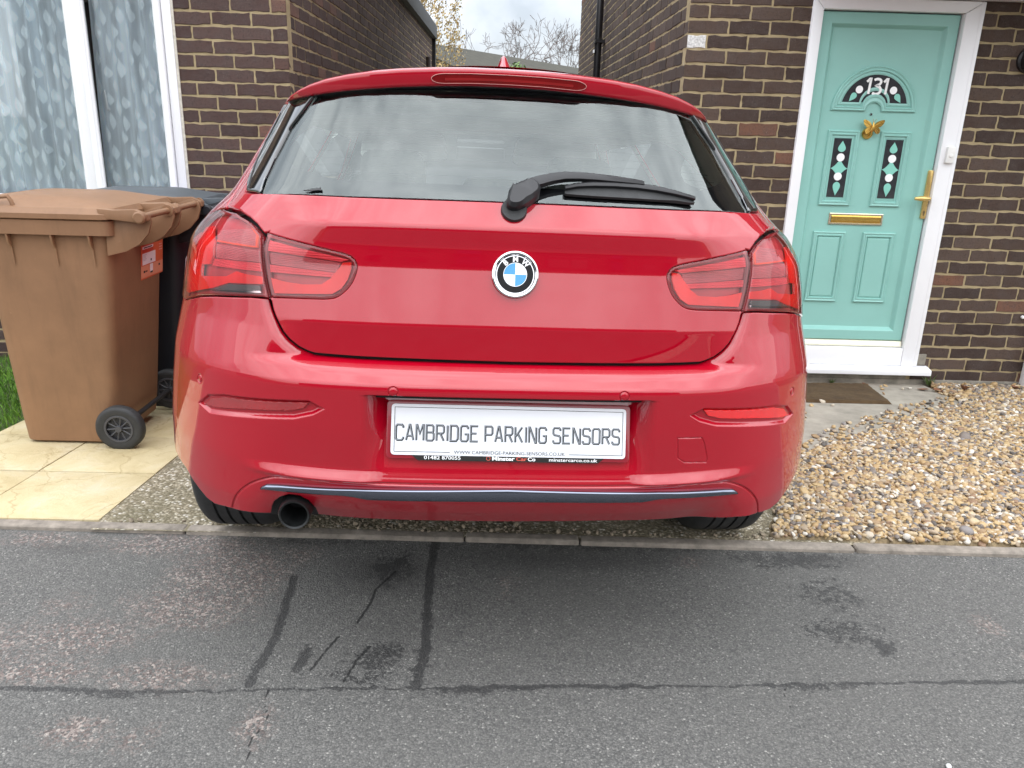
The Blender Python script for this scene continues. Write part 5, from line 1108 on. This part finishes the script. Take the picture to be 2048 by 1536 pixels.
# lawn
gm = MB(); rg = random.Random(11)
for _ in range(9000):
    x = rg.uniform(-3.6, -2.232); y = rg.uniform(3.285, 4.83)
    if x < -2.9 and rg.random() < .5: continue
    z = gz(y) - .012; h = rg.uniform(.025, .065); a = rg.uniform(0, 6.28); l = rg.uniform(.0, .03); b = rg.uniform(0, 6.28); w_ = .0022
    dx, dy = math.cos(a) * w_, math.sin(a) * w_; gm.add([(x - dx, y - dy, z), (x + dx, y + dy, z), (x + dx * .6 + l * .4 * math.cos(b), y + dy * .6 + l * .4 * math.sin(b), z + h * .6), (x + l * math.cos(b), y + l * math.sin(b), z + h)], [(0, 1, 2), (0, 2, 3)])
gmat = Mat('grass_blade'); gg = gmat.n('NewGeometry'); gmat.color(gmat.ramp(gg.outputs['Random Per Island'], (0, (.05, .13, .012)), (.5, (.10, .24, .02)), (1, (.18, .33, .04))).outputs[0]); gmat.set(Roughness=.6)
lawn = gm.build('lawn_grass', gmat.m, None); tag(lawn, 'bright green lawn beyond the yellow paving slabs', 'grass', kind='stuff')
sheet('lawn_soil', np.linspace(-6, -2.23, 6), np.linspace(3.285, 4.85, 8), lambda x, y: gz(y) - .010, plain('lawn_soil', (.05, .075, .018), .95, vary=.3, vscale=20))
# gravel
GP = [(.93, 2.372), (3.9, 2.31), (3.9, 4.66), (2.68, 4.655), (2.63, 4.17), (2.2, 3.88), (1.70, 3.50), (1.36, 3.22), (1.15, 2.86), (1.03, 2.60)]
gravb = sheet('gravel_bed', np.linspace(.93, 3.9, 60), np.concatenate([np.linspace(2.28, 2.42, 30), np.linspace(2.44, 4.67, 24)]), lambda x, y: gz(y) + (.009 if y > kb(x) + .012 and in_poly([(x, max(y, 2.38))], GP)[0] else (-.004 if y > kb(x) - .006 else -.06)), plain('gravel_sand', (.20, .15, .085), .95, vary=.5, vscale=60, bump=.8, bscale=150))
ico = [(0, 0, -1), (.7236, -.5257, -.4472), (-.2764, -.8506, -.4472), (-.8944, 0, -.4472), (-.2764, .8506, -.4472), (.7236, .5257, -.4472), (.2764, -.8506, .4472), (-.7236, -.5257, .4472), (-.7236, .5257, .4472), (.2764, .8506, .4472), (.8944, 0, .4472), (0, 0, 1)]
icf = [(0, 1, 2), (1, 0, 5), (0, 2, 3), (0, 3, 4), (0, 4, 5), (1, 5, 10), (2, 1, 6), (3, 2, 7), (4, 3, 8), (5, 4, 9), (1, 10, 6), (2, 6, 7), (3, 7, 8), (4, 8, 9), (5, 9, 10), (6, 10, 11), (7, 6, 11), (8, 7, 11), (9, 8, 11), (10, 9, 11)]
me_ = bpy.data.meshes.new('i'); me_.from_pydata(ico, [], icf); bm = bmesh.new(); bm.from_mesh(me_); bmesh.ops.subdivide_edges(bm, edges=bm.edges, cuts=1, use_grid_fill=True)
for vv in bm.verts: vv.co.normalize()
bmesh.ops.triangulate(bm, faces=bm.faces); IV = np.array([tuple(vv.co) for vv in bm.verts]); bm.verts.index_update(); IF = np.array([[vv.index for vv in f.verts] for f in bm.faces]); bm.free(); bpy.data.meshes.remove(me_)
def stones(name, P, size, mat, label=None, seed=1):
    r = np.random.default_rng(seed); N = len(P); nv = len(IV)
    sc = size * np.exp(r.normal(0, .25, N)); ax_ = np.stack([sc * r.uniform(.9, 1.35, N), sc * r.uniform(.75, 1.1, N), sc * r.uniform(.45, .75, N)], 1)
    V = np.repeat(IV[None], N, 0); k1 = r.normal(0, 1, (N, 3, 3)); lump = 1 + .16 * np.sin(np.einsum('nij,vj->nvi', k1 * 1.6, IV) + r.uniform(0, 6.28, (N, 1, 3))).sum(-1); V = V * lump[..., None] * ax_[:, None, :]
    def rot(a, i, j):
        M_ = np.repeat(np.eye(3)[None], N, 0); c, s_ = np.cos(a), np.sin(a); M_[:, i, i] = c; M_[:, j, j] = c; M_[:, i, j] = -s_; M_[:, j, i] = s_; return M_
    M_ = rot(r.uniform(0, 6.28, N), 0, 1) @ rot(r.normal(0, .38, N), 0, 2) @ rot(r.normal(0, .38, N), 1, 2)
    V = np.einsum('nij,nvj->nvi', M_, V) + P[:, None, :]; V = V.reshape(-1, 3); F_ = (IF[None] + (np.arange(N) * nv)[:, None, None]).reshape(-1, 3)
    me = bpy.data.meshes.new(name); me.from_pydata(V.tolist(), [], F_.tolist()); me.materials.append(mat); me.polygons.foreach_set('use_smooth', [True] * len(me.polygons)); o = link(name, me)
    return tag(o, label, 'gravel', kind='stuff') if label else o
sm = Mat('flint_gravel'); g_ = sm.n('NewGeometry'); rn = g_.outputs['Random Per Island']
sc1 = sm.ramp(rn, (0, (.075, .068, .064)), (.08, (.17, .145, .13)), (.17, (.29, .19, .10)), (.29, (.39, .26, .12)), (.42, (.45, .32, .16)), (.58, (.34, .265, .185)), (.70, (.48, .375, .23)), (.78, (.50, .44, .345)), (.86, (.25, .155, .095)), (.91, (.62, .58, .51)), (.955, (.21, .195, .195))); sc1.color_ramp.interpolation = 'CONSTANT'
nz = sm.noise(150, 3, .6); c_ = sm.mix(sm.ramp(nz.outputs['Fac'], (.35, (0, 0, 0)), (.7, (.5, .5, .5))).outputs[0], sc1.outputs[0], sm.mix(.5, sc1.outputs[0], (.22, .15, .08))); sm.color(c_); sm.set(Roughness=.55); sm.bump(nz.outputs['Fac'], .2, .002)
def scatter(poly, step, zoff, jit, seed, cond=None):
    r = np.random.default_rng(seed); a = np.array(poly); xs = np.arange(a[:, 0].min(), a[:, 0].max(), step); ys = np.arange(a[:, 1].min(), a[:, 1].max(), step); P = np.stack(np.meshgrid(xs, ys), -1).reshape(-1, 2); P = P + r.uniform(-step * .55, step * .55, P.shape); P = P[in_poly(P, poly)]
    if cond is not None: P = P[cond(P, r)]
    z = np.array([gz(y) for y in P[:, 1]]) + zoff + r.uniform(-jit, jit, len(P)); return np.concatenate([P, z[:, None]], 1)
GV = [(.93, 2.356), (2.55, 2.331), (3.6, 3.2), (3.6, 4.655), (2.68, 4.65), (2.63, 4.17), (2.2, 3.88), (1.70, 3.50), (1.36, 3.22), (1.15, 2.86), (1.03, 2.60)]
PA = np.concatenate([scatter(GV, .0128, .010, .004, 1), scatter(GV, .0155, .017, .004, 2, lambda P, r: r.random(len(P)) < .75)])
ED = [(1.0, 2.45), (1.0, 2.6), (1.12, 2.9), (1.30, 3.25), (1.6, 3.6), (2.1, 4.02), (2.6, 4.35), (2.66, 4.6), (2.72, 4.6), (2.7, 4.2), (1.75, 3.45), (1.4, 3.15), (1.18, 2.8), (1.06, 2.5)]
PE = scatter(ED, .022, .012, .002, 3, lambda P, r: r.random(len(P)) < .42); far_e = [(1.5, 3.7), (1.9, 4.1), (2.3, 4.35), (2.62, 4.6), (2.0, 4.64), (1.75, 4.2)]
PF = scatter(far_e, .06, .012, .001, 4, lambda P, r: r.random(len(P)) < .22)
stones('gravel', np.concatenate([PA, PE, PF]), .0093, sm.m, 'loose golden flint gravel spread beside the car in front of the teal door', 5)
# grit trapped along the kerb
PK = scatter([(-1.3, 2.372), (-1.3, 2.40), (1.0, 2.385), (1.0, 2.345)], .016, .003, .002, 6, lambda P, r: r.random(len(P)) < .30); PK2 = scatter([(-.62, 2.36), (-.62, 2.46), (.1, 2.45), (.1, 2.35)], .018, .004, .003, 7, lambda P, r: r.random(len(P)) < .5)
stones('grit', np.concatenate([PK, PK2]), .0055, plain('grit_stone', (.22, .18, .13), .9, vary=.6, vscale=50), 'small dark grit and leaf crumbs caught along the kerb under the car', 8)

# ================================================================== wheelie bins
def bin_mat(name, col): 
    m = Mat(name); n1 = m.noise(4, 5, .65); n2 = m.noise(420, 2, .5); c = m.ramp(n1.outputs['Fac'], (.3, tuple(x * .86 for x in col)), (.72, tuple(x * 1.1 for x in col))).outputs[0]; mp_ = m.n('Mapping'); mp_.inputs['Scale'].default_value = (1, 1, .12); m.l(m.coord(), mp_.inputs[0]); stn = m.noise(22, 5, .7, mp_.outputs[0]); sc_n = m.noise(55, 3, .8)
    c = m.mix(m.ramp(stn.outputs['Fac'], (.5, (0, 0, 0)), (.78, (.34, .34, .34))).outputs[0], c, tuple(x * .5 for x in col)); c = m.mix(m.ramp(sc_n.outputs['Fac'], (.68, (0, 0, 0)), (.76, (.35, .35, .35))).outputs[0], c, tuple(min(1, x * 1.7 + .04) for x in col))
    m.color(c); m.set(Roughness=.5, Specular__IOR__Level=.4); m.bump(n2.outputs['Fac'], .10, .001); return m.m
def rr_ring(x0, x1, y0, y1, z, r, n=5): return [(a, b, z) for a, b in rounded([(x0, y0), (x1, y0), (x1, y1), (x0, y1)], r, n)]
def loft(mb, rings, cap0=True, cap1=True):
    n = len(rings[0]); v = [p for r in rings for p in r]; f = [(j * n + i, j * n + (i + 1) % n, (j + 1) * n + (i + 1) % n, (j + 1) * n + i) for j in range(len(rings) - 1) for i in range(n)]
    if cap0: f.append(tuple(range(n))[::-1])
    if cap1: f.append(tuple(range((len(rings) - 1) * n, len(rings) * n)))
    return mb.add(v, f)
def make_bin(loc, label, body, lid, group='wheelie bins by the window'):
    t = empty('wheelie_bin', loc, label, 'wheelie bin', group); t.rotation_euler = (0, rad(0), 0)
    b = MB(); loft(b, [rr_ring(-.205, .125, -.205, .205, .004, .05), rr_ring(-.228, .155, -.225, .225, .018, .05), rr_ring(-.236, .172, -.228, .228, .12, .05), rr_ring(-.262, .255, -.262, .262, .90, .055), rr_ring(-.264, .258, -.264, .264, .94, .055)])
    body_o = b.build('bin_body', body, t, bevel=0, smooth=True, sharp=45)
    rm = MB(); loft(rm, [rr_ring(-.275, .262, -.275, .275, .925, .05), rr_ring(-.310, .285, -.292, .292, .928, .045), rr_ring(-.312, .288, -.294, .294, .985, .045), rr_ring(-.300, .28, -.285, .285, .990, .045)]); rm.build('bin_rim', body, t, smooth=True, sharp=40)
    for sy_ in (-1, 1):
        for x_ in (-.235, -.125, .045, .19): MB().prism([(-.264, .80), (-.264, .93), (-.290, .93), (-.283, .89), (-.268, .87)] if sy_ < 0 else [(.264, .80), (.264, .93), (.290, .93), (.283, .89), (.268, .87)], 'x', x_ - .004, x_ + .004).build('bin_rib', body, t, bevel=.0015)
    for y_ in (-.26, -.035, .035, .26): MB().prism([(.245, .845), (.252, .985), (.39, 1.028), (.425, 1.015), (.43, .985), (.415, .94), (.375, .895), (.32, .865)], 'y', y_ - .0055, y_ + .0055).build('hinge_bracket', body, t, bevel=.002)
    for y0_, y1_ in ((-.304, -.04), (.04, .304)): MB().tube([(.405, y0_, 1.007), (.405, y1_, 1.007)], .0125, 16).lathe([(0, -.008), (.018, -.008), (.024, -.003), (.024, .012), (.0, .012)], (.405, y0_ - .006, 1.007), 'y', 24).lathe([(0, -.012), (.024, -.012), (.024, .003), (.018, .008), (0, .008)], (.405, y1_ + .006, 1.007), 'y', 24).build('bin_handle', body, t, smooth=True, sharp=40)
    ld = MB(); loft(ld, [rr_ring(-.318, .27, -.298, .298, .990, .05), rr_ring(-.322, .30, -.302, .302, .993, .05), rr_ring(-.322, .30, -.302, .302, 1.012, .05), rr_ring(-.305, .285, -.285, .285, 1.034, .05), rr_ring(-.290, .265, -.268, .268, 1.040, .06), rr_ring(-.22, .14, -.20, .20, 1.066, .09), rr_ring(-.17, .08, -.15, .15, 1.070, .08)])
    ldo = ld.build('bin_lid', lid, t, smooth=True, sharp=24)
    for y0_, y1_ in ((-.30, -.272), (-.028, .028), (.272, .30)): MB().prism([(.24, 1.036), (.30, 1.032), (.385, 1.036), (.428, 1.018), (.432, .995), (.405, .982), (.36, .988), (.29, .995), (.25, .995)], 'y', y0_ + (.001 if y0_ < -.1 else 0), y1_).build('lid_hinge', lid, ldo, bevel=.004)
    MB().tube([(-.16, -.27, 1.035), (-.165, -.27, 1.066), (-.105, -.27, 1.072), (-.095, -.27, 1.055), (-.09, -.27, 1.036)], .008, 8).build('lid_handle', lid, ldo, smooth=True)
    for sy_ in (-1, 1):
        wx, wz = .205, .100; w_ = MB().lathe([(.062, -.020), (.085, -.024), (.096, -.020), (.100, -.012), (.100, .012), (.096, .020), (.085, .024), (.062, .020)], (wx, sy_ * .262, wz), 'y', 40).build('bin_wheel', RUBBER, t, smooth=True, sharp=50)
        sp_ = MB().lathe([(.052, -.016), (.0525, -.022), (.060, -.0225), (.063, -.018)], (wx, sy_ * .262, wz), 'y', 36).lathe([(0, -.024), (.013, -.024), (.015, -.018), (.015, .018), (.0, .024)], (wx, sy_ * .262, wz), 'y', 20).lathe([(0, .0), (.06, .0)], (wx, sy_ * .262, wz), 'y', 20)
        for k in range(10):
            a = 2 * math.pi * k / 10 + .1; sp_.tube([(wx + .013 * math.cos(a), sy_ * .262 - .012, wz + .013 * math.sin(a)), (wx + .056 * math.cos(a), sy_ * .262 - .014, wz + .056 * math.sin(a))], .0035, 6)
        sp_.lathe([(.052, .016), (.0525, .022), (.060, .0225), (.063, .018)], (wx, sy_ * .262, wz), 'y', 36)
        sp_.build('wheel_hub', plain('bin_hub', (.055, .056, .062) if body is BROWN else (.018, .018, .02), .5), w_, smooth=True, sharp=50)
    MB().tube([(.205, -.25, .100), (.205, .25, .100)], .011, 12).build('axle', DARK, t)
    return t, body_o
BROWN = bin_mat('brown_plastic', (.235, .128, .068)); NAVY = bin_mat('black_bin_plastic', (.012, .013, .018)); GREYL = bin_mat('grey_lid', (.075, .088, .10)); PURP = bin_mat('purple_lid', (.055, .035, .12))
BX, BY = -1.792, 3.386
bt, bb_ = make_bin((BX, BY, gz(3.2) + .004), 'brown wheelie bin with an orange sticker, nearest on the yellow slabs', BROWN, BROWN); bt.scale = (1, 1, .972)
make_bin((BX + .035, 4.0, gz(4.0) + .004), 'black wheelie bin with a grey lid, between the brown bin and the purple-lidded bin', NAVY, GREYL)
bt3, _ = make_bin((BX + .06, 4.575, gz(4.55) + .004), 'purple-lidded wheelie bin standing last in the row against the brick wall', NAVY, PURP); bt3.scale = (1, 1, .955)
# council sticker on the brown bin's back, torn white label on the black one
zz0 = gz(3.2) + .004; fx = lambda z: BX + .172 + (.083) * (z - zz0 - .12) / .78 + .0012
def back_panel(name, mat, y0, y1, z0, z1, d, parent, rr_=.004):
    P2 = rounded([(y0, z0), (y1, z0), (y1, z1), (y0, z1)], rr_, 3); n = len(P2); v = [(fx(z) + d - BX, y - BY, z - zz0) for y, z in P2]; o = MB().add(v, [tuple(range(n))]).build(name, mat, parent); return o
OR = plain('sticker_orange', (.62, .13, .05), .4, vary=.12); OR2 = plain('sticker_deep', (.48, .06, .03), .4); SAL = plain('sticker_salmon', (.70, .30, .18), .4, vary=.05); WH = plain('sticker_white', (.78, .74, .76), .45, vary=.03)
st_ = back_panel('bin_sticker', OR, 3.405, 3.632, .634, .806, .0, bt); st_o = []
def sp(mat, y0, y1, z0, z1, d=.0006, nm='sticker_print'): o = back_panel(nm, mat, y0, y1, z0, z1, d, st_, .001); o.parent = st_; return o
sp(OR2, 3.420, 3.530, .700, .790); sp(SAL, 3.406, 3.631, .640, .694); sp(WH, 3.418, 3.528, .768, .780, .001); sp(WH, 3.418, 3.552, .698, .750, .001); sp(INK, 3.432, 3.516, .7715, .7765, .0014); sp(INK, 3.578, 3.625, .788, .800, .001); sp(WH, 3.495, 3.525, .652, .694, .001)
for k in range(5): sp(GREYINK, 3.425, 3.46 - .004 * (k % 3), .742 - k * .006, .7435 - k * .006, .0014)
sp(INK, 3.500, 3.512, .708, .718, .0014); sp(INK, 3.43, 3.446, .662, .672, .001); sp(INK, 3.45, 3.468, .664, .670, .001); sp(INK, 3.585, 3.60, .672, .682, .001); sp(INK, 3.497, 3.523, .652, .660, .0014)
for k in range(3): sp(WH, 3.59, 3.622, .745 + .012 * k, .747 + .012 * k, .001)
scr = MB()
for (a, b, c, d) in ((-2.0, .395, -1.965, .392), (-1.95, .43, -1.93, .425), (-1.70, .18, -1.69, .185)): pass
b2x = BX + .035; z2 = gz(4.0) + .004
wp = [(3.80, .55), (3.835, .545), (3.845, .60), (3.842, .655), (3.83, .64), (3.815, .66), (3.80, .645), (3.795, .60)]
MB().add([(.172 + .083 * (z - z2 - .12) / .78 + .0015, y - 4.0, z - z2) for y, z in wp], [tuple(range(len(wp)))]).build('torn_label', WH, [o for o in bpy.data.objects if o.get('category') == 'wheelie bin'][1])

# ================================================================== small things by the door
mm = Mat('coir_mat'); n1 = mm.noise(420, 3, .7); n2 = mm.noise(12, 4, .7); mm.color(mm.ramp(n2.outputs['Fac'], (.3, (.075, .042, .016)), (.7, (.14, .085, .035))).outputs[0]); mm.set(Roughness=.95); mm.bump(n1.outputs['Fac'], 1.0, .01)
dmp = [(1.60, 4.145), (2.205, 4.15), (2.268, 4.60), (1.63, 4.565)]; dv = []
nxm = 40; dm = MB(); rmm = random.Random(4)
for j in range(31):
    for i in range(nxm + 1):
        u_, w_ = i / nxm, j / 30; x = (dmp[0][0] * (1 - u_) + dmp[1][0] * u_) * (1 - w_) + (dmp[3][0] * (1 - u_) + dmp[2][0] * u_) * w_; y = (dmp[0][1] * (1 - u_) + dmp[1][1] * u_) * (1 - w_) + (dmp[3][1] * (1 - u_) + dmp[2][1] * u_) * w_
        e = 0 if (i in (0, nxm) or j in (0, 30)) else 1; dv.append((x, y, gz(y) + .007 + e * (.016 + rmm.uniform(-.0015, .0015))))
dm.add(dv, [(j * (nxm + 1) + i, j * (nxm + 1) + i + 1, (j + 1) * (nxm + 1) + i + 1, (j + 1) * (nxm + 1) + i) for j in range(30) for i in range(nxm)])
tag(dm.build('doormat', mm.m, None), 'worn brown coir doormat lying below the teal door', 'doormat')
LEAF = plain('dead_leaf', (.16, .065, .03), .7, vary=.4, vscale=40)
def leaf(x, y, s_, rot, label, curl=.25):
    mb = MB(); n = 9; v = []
    for k in range(n):
        t = k / (n - 1); w_ = s_ * .34 * math.sin(math.pi * t ** .85) + .0006
        for q in (-1, -.5, 0, .5, 1): v.append(((t - .5) * s_, q * w_, abs(q) * w_ * curl * 2 + s_ * curl * .6 * (2 * t - 1) ** 2))
    mb.add(v, [(j * 5 + i, j * 5 + i + 1, (j + 1) * 5 + i + 1, (j + 1) * 5 + i) for j in range(n - 1) for i in range(4)])
    o = mb.build('fallen_leaf', LEAF, None, smooth=True); o.location = (x, y, gz(y) + .012); o.rotation_euler = (.1, .15, rot); tag(o, label, 'leaf', 'dead leaves along the wall foot'); return o
leaf(2.245, 4.585, .05, .3, 'small brown dead leaf at the corner of the doormat'); leaf(2.56, 4.50, .07, 2.6, 'flat brown dead leaf on the path below the weed', .1); leaf(2.64, 4.47, .085, .2, 'long dark dead leaf lying against the plinth right of the weed', .15); leaf(2.80, 4.49, .085, 1.0, 'curled russet dead leaf standing on the gravel by the wall', .6); leaf(3.16, 4.56, .08, .5, 'red-brown dead leaf beside the white drainpipe', .4)
wd = MB(); rw = random.Random(9)
for k in range(46):
    a = rw.uniform(0, 6.28); l = rw.uniform(.03, .085); el = rw.uniform(.5, 1.4); p0 = Vector((rw.uniform(-.015, .015), rw.uniform(-.01, .01), 0)); d = Vector((math.cos(a) * math.cos(el), math.sin(a) * math.cos(el), math.sin(el))); s_ = d.cross(Vector((0, 0, 1))).normalized() * rw.uniform(.002, .005); wd.add([tuple(p0), tuple(p0 + d * l * .6 + s_), tuple(p0 + d * l), tuple(p0 + d * l * .6 - s_)], [(0, 1, 2, 3)])
wo = wd.build('weed', plain('weed_green', (.075, .12, .03), .7, vary=.4, vscale=60), None); wo.location = (2.66, 4.635, gz(4.63) + .008); tag(wo, 'tuft of green weed growing at the wall foot right of the door sill', 'weed')
wo2 = wo.copy(); COL.objects.link(wo2); wo2.location = (2.06, 4.64, gz(4.63) + .005); wo2.scale = (.6, .6, .5); wo2['label'] = 'tiny green weed under the middle of the door sill'
def crumb(x, y, s_, label, mat=WHITEBRICK):
    P_ = np.array([[x, y, -.010]]); o = stones('chip', P_, s_, mat, None, int(abs(x) * 1000)); tag(o, label, 'stone chip')
crumb(1.003, 1.372, .0075, 'white chip on the asphalt at the bottom right')

# ================================================================== behind the houses
BARK = plain('bare_bark', (.13, .105, .095), .9, vary=.3, vscale=6)
def tree_mesh(rng, h, spread, levels, r0, trunk=.3, up=.25, rmin=.004):
    mb = MB(); tips = []
    def grow_(p, d, l, r, lev):
        n = 4; pts = [p.copy()]; q = p.copy(); dd = d.copy()
        for k in range(n):
            dd = (dd + Vector((rng.gauss(0, .11), rng.gauss(0, .11), rng.gauss(.03, .06)))).normalized(); q = q + dd * (l / n); pts.append(q.copy())
        mb.tube(pts, [max(rmin, r * (1 - .45 * k / n)) for k in range(n + 1)], 6 if lev > 2 else 3, caps=False)
        if lev == 0: tips.append((q.copy(), dd.copy())); return
        for k in range(rng.choice((2, 3, 3))):
            a = rng.uniform(0, 6.28); s = rng.uniform(.35, .75) * spread; ax = dd.orthogonal().normalized(); ax.rotate(Matrix.Rotation(a, 3, dd)); nd = (dd + ax * s + Vector((0, 0, up))).normalized(); b = pts[rng.choice((-1, -1, -2))]
            grow_(b, nd, l * rng.uniform(.66, .86), r * .58, lev - 1)
        for k in range(2):
            a = rng.uniform(0, 6.28); ax = dd.orthogonal().normalized(); ax.rotate(Matrix.Rotation(a, 3, dd)); tips.append((pts[2].copy(), (dd + ax).normalized()))
    grow_(Vector((0, 0, 0)), Vector((0, 0, 1)), h * trunk, r0, levels); return mb, tips
def bare_tree(loc, h, label, seed, group='bare trees beyond the far roof', levels=7, spread=1.0, up=.12):
    r = random.Random(seed); mb, tips = tree_mesh(r, h, spread, levels, h * .016, .20, up, .009); zmax = max(p[2] for p in mb.v); s = h / zmax; mb.v = [(p[0] * s, p[1] * s, p[2] * s) for p in mb.v]
    o = mb.build('bare_tree', BARK, None, smooth=True); o.location = loc; tag(o, label, 'tree', group); return o
bare_tree((.1, 62, -.4), 9.7, 'round-crowned bare winter tree above the roof ridge in the middle of the gap', 4, spread=1.5, up=.02)
bare_tree((4.6, 60, -.4), 8.8, 'bare winter tree half hidden behind the right-hand brick wall', 12, spread=1.3, up=.05)
# golden birch
r = random.Random(5); mb, tips = tree_mesh(r, 8.5, .8, 5, .10, .34, .35); s = 8.6 / max(p[2] for p in mb.v); mb.v = [(p[0] * s, p[1] * s, p[2] * s) for p in mb.v]
birch = empty('birch_tree', (-3.2, 24, -.4), 'weeping birch with golden autumn leaves behind the flat roof', 'tree'); mb.build('trunk', plain('birch_bark', (.45, .42, .38), .8, vary=.4, vscale=8), birch, smooth=True)
cr_ = MB(); lr = random.Random(8)
for i in range(760):
    a = lr.uniform(0, 6.28); rr_ = 1.9 * math.sqrt(lr.random()); z_ = lr.uniform(2.2, 8.4); rr_ *= (1.05 - .55 * max(0, (z_ - 5) / 3.4)); p = Vector((rr_ * math.cos(a), rr_ * math.sin(a), z_)); L_ = lr.uniform(.5, 1.5); pts = [p + Vector((.10 * math.sin(k * 1.1 + a), .1 * math.cos(k + a), -L_ * k / 4)) for k in range(5)]
    cr_.tube(pts, .004, 3, caps=False, mi=1)
    for k in range(34):
        q = p + Vector((lr.gauss(0, .07), lr.gauss(0, .07), -L_ * lr.random())); n = Vector((lr.gauss(0, 1), lr.gauss(0, 1), lr.gauss(0, .6))).normalized(); u_ = n.orthogonal().normalized(); w_ = n.cross(u_); sz = lr.uniform(.024, .046); cr_.add([tuple(q - u_ * sz), tuple(q + w_ * sz * .7), tuple(q + u_ * sz), tuple(q - w_ * sz * .7)], [(0, 1, 2, 3)], 0)
bl_m = Mat('birch_leaf'); gl2 = bl_m.n('NewGeometry'); bl_m.color(bl_m.ramp(gl2.outputs['Random Per Island'], (0, (.30, .19, .07)), (.5, (.46, .33, .13)), (1, (.40, .34, .17))).outputs[0]); bl_m.set(Roughness=.6)
cr_.build('crown', [bl_m.m, BARK], birch)
# evergreen shrub
def shrub(loc, R_, H_, label, n=2600, seed=1):
    t = empty('evergreen_shrub', loc, label, 'shrub'); rr = random.Random(seed); m_ = MB(); st = MB()
    lumps = [(rr.uniform(-.6, .6) * R_, rr.uniform(-.6, .6) * R_, rr.uniform(.35, .85) * H_, rr.uniform(.3, .5) * R_) for _ in range(14)]
    for i in range(n):
        c = rr.choice(lumps); d = Vector((rr.gauss(0, 1), rr.gauss(0, 1), rr.gauss(0, 1))).normalized() * c[3] * rr.uniform(.55, 1.1); p = Vector(c[:3]) + d; nn = (d.normalized() + Vector((rr.gauss(0, .5), rr.gauss(0, .5), rr.gauss(0, .5)))).normalized(); u_ = nn.orthogonal().normalized(); w_ = nn.cross(u_); s = rr.uniform(.05, .10); m_.add([tuple(p - u_ * s), tuple(p + w_ * s * .6), tuple(p + u_ * s), tuple(p - w_ * s * .6)], [(0, 1, 2, 3)])
    gm_ = Mat('shrub_leaf'); g5 = gm_.n('NewGeometry'); gm_.color(gm_.ramp(g5.outputs['Random Per Island'], (0, (.03, .07, .012)), (.6, (.08, .16, .03)), (1, (.16, .24, .06))).outputs[0]); m_.build('foliage', gm_.m, t)
    for k in range(6): st.tube([(0, 0, 0), (rr.uniform(-.3, .3) * R_, rr.uniform(-.3, .3) * R_, .4 * H_), (rr.uniform(-.5, .5) * R_, rr.uniform(-.5, .5) * R_, .8 * H_)], [.05, .035, .015], 6)
    st.build('stem', BARK, t); return t
shrub((.75, 36, -.4), 1.05, 4.6, 'rounded green shrub showing above the car roof right of the aerial', 3200, 3); shrub((2.0, 37, -.4), .8, 4.2, 'low dull-green shrub beside the rounded one', 1800, 6)
# far house: long tiled roof
FH = empty('far_house', (1.0, 47, -.4), 'long low house with a mossy tiled roof closing the gap', 'house'); FH.rotation_euler = (0, 0, rad(58))
MB().box(-11, 11, -3.2, 3.2, 0, 3.9).build('wall', BRICK_L, FH); rfm = Mat('mossy_tile'); wv2 = rfm.n('TexWave', _wave_type='BANDS', _bands_direction='Y', Scale=1.6, Distortion=.4); rfm.l(rfm.coord(), wv2.inputs['Vector']); nn2 = rfm.noise(2.2, 6, .7)
rfm.color(rfm.mix(rfm.ramp(wv2.outputs['Fac'], (.0, (.5, .5, .5)), (.25, (0, 0, 0))).outputs[0], rfm.ramp(nn2.outputs['Fac'], (.35, (.022, .021, .013)), (.65, (.045, .042, .027))).outputs[0], (.05, .045, .035))); rfm.set(Roughness=.9)
MB().prism([(-3.6, 3.85), (-3.6, 3.95), (0, 5.3), (3.6, 3.95), (3.6, 3.85)], 'x', -11.3, 11.3).build('roof', rfm.m, FH)
vp = MB().lathe([(0, 0), (.07, 0), (.07, 4.15), (.085, 4.2), (.0, 4.2)], (-1.58, 38.5, -.4), 'z', 12).build('flue_pipe', UPVC2, None); tag(vp, 'pale flue pipe standing in front of the far roof, left of the aerial', 'pipe')
# back fence closing the drive between the houses
fb = MB()
for k in range(22): fb.box(-4.2 + k * .38, -3.84 + k * .38, 17.0, 17.03, -.4, 1.35 + .01 * (k % 3))
tag(fb.build('garden_fence', plain('fence_wood', (.34, .33, .27), .85, vary=.3, vscale=5), None), 'pale weathered close-boarded fence across the end of the drive', 'fence')

# ================================================================== across the street (seen mirrored in the paint and glass)
def terrace(x0, label, wall, seed):
    t = empty('terrace_house', (x0, -19.5, -.1), label, 'house', 'houses across the street'); MB().box(-3.3, 3.3, -7, 0, 0, 5.0).build('wall', wall, t); MB().prism([(-7.4, 4.95), (-3.5, 7.0), (.4, 4.95)], 'x', -3.4, 3.4).build('roof', TILE, t)
    for (a, b, c, d) in ((-2.6, -.6, .9, 2.1), (.9, 2.4, 3.1, 4.3), (-2.5, -.8, 3.1, 4.3)):
        f = MB().box(a, b, 0, .06, c, d).build('window', BLACK, t); MB().box(a + .08, (a + b) / 2 - .04, .06, .065, c + .08, d - .08).box((a + b) / 2 + .04, b - .08, .06, .065, c + .08, d - .08).build('window_pane', GLOSSBLACK, f)
    MB().box(1.0, 1.95, 0, .07, 0, 2.05).build('front_door', PURP, t); MB().box(.7, 2.3, 0, .7, 2.3, 2.42).build('porch_roof', SLATE, t)
for k in range(5): terrace(-13.4 + 6.7 * k, ['brown brick terraced house across the street, far left', 'brown brick terraced house across the street, left of centre', 'brown brick terraced house facing the car across the street', 'brown brick terraced house across the street, right of centre', 'brown brick terraced house across the street, far right'][k], BRICK_R if k % 2 else BRICK_L, k)
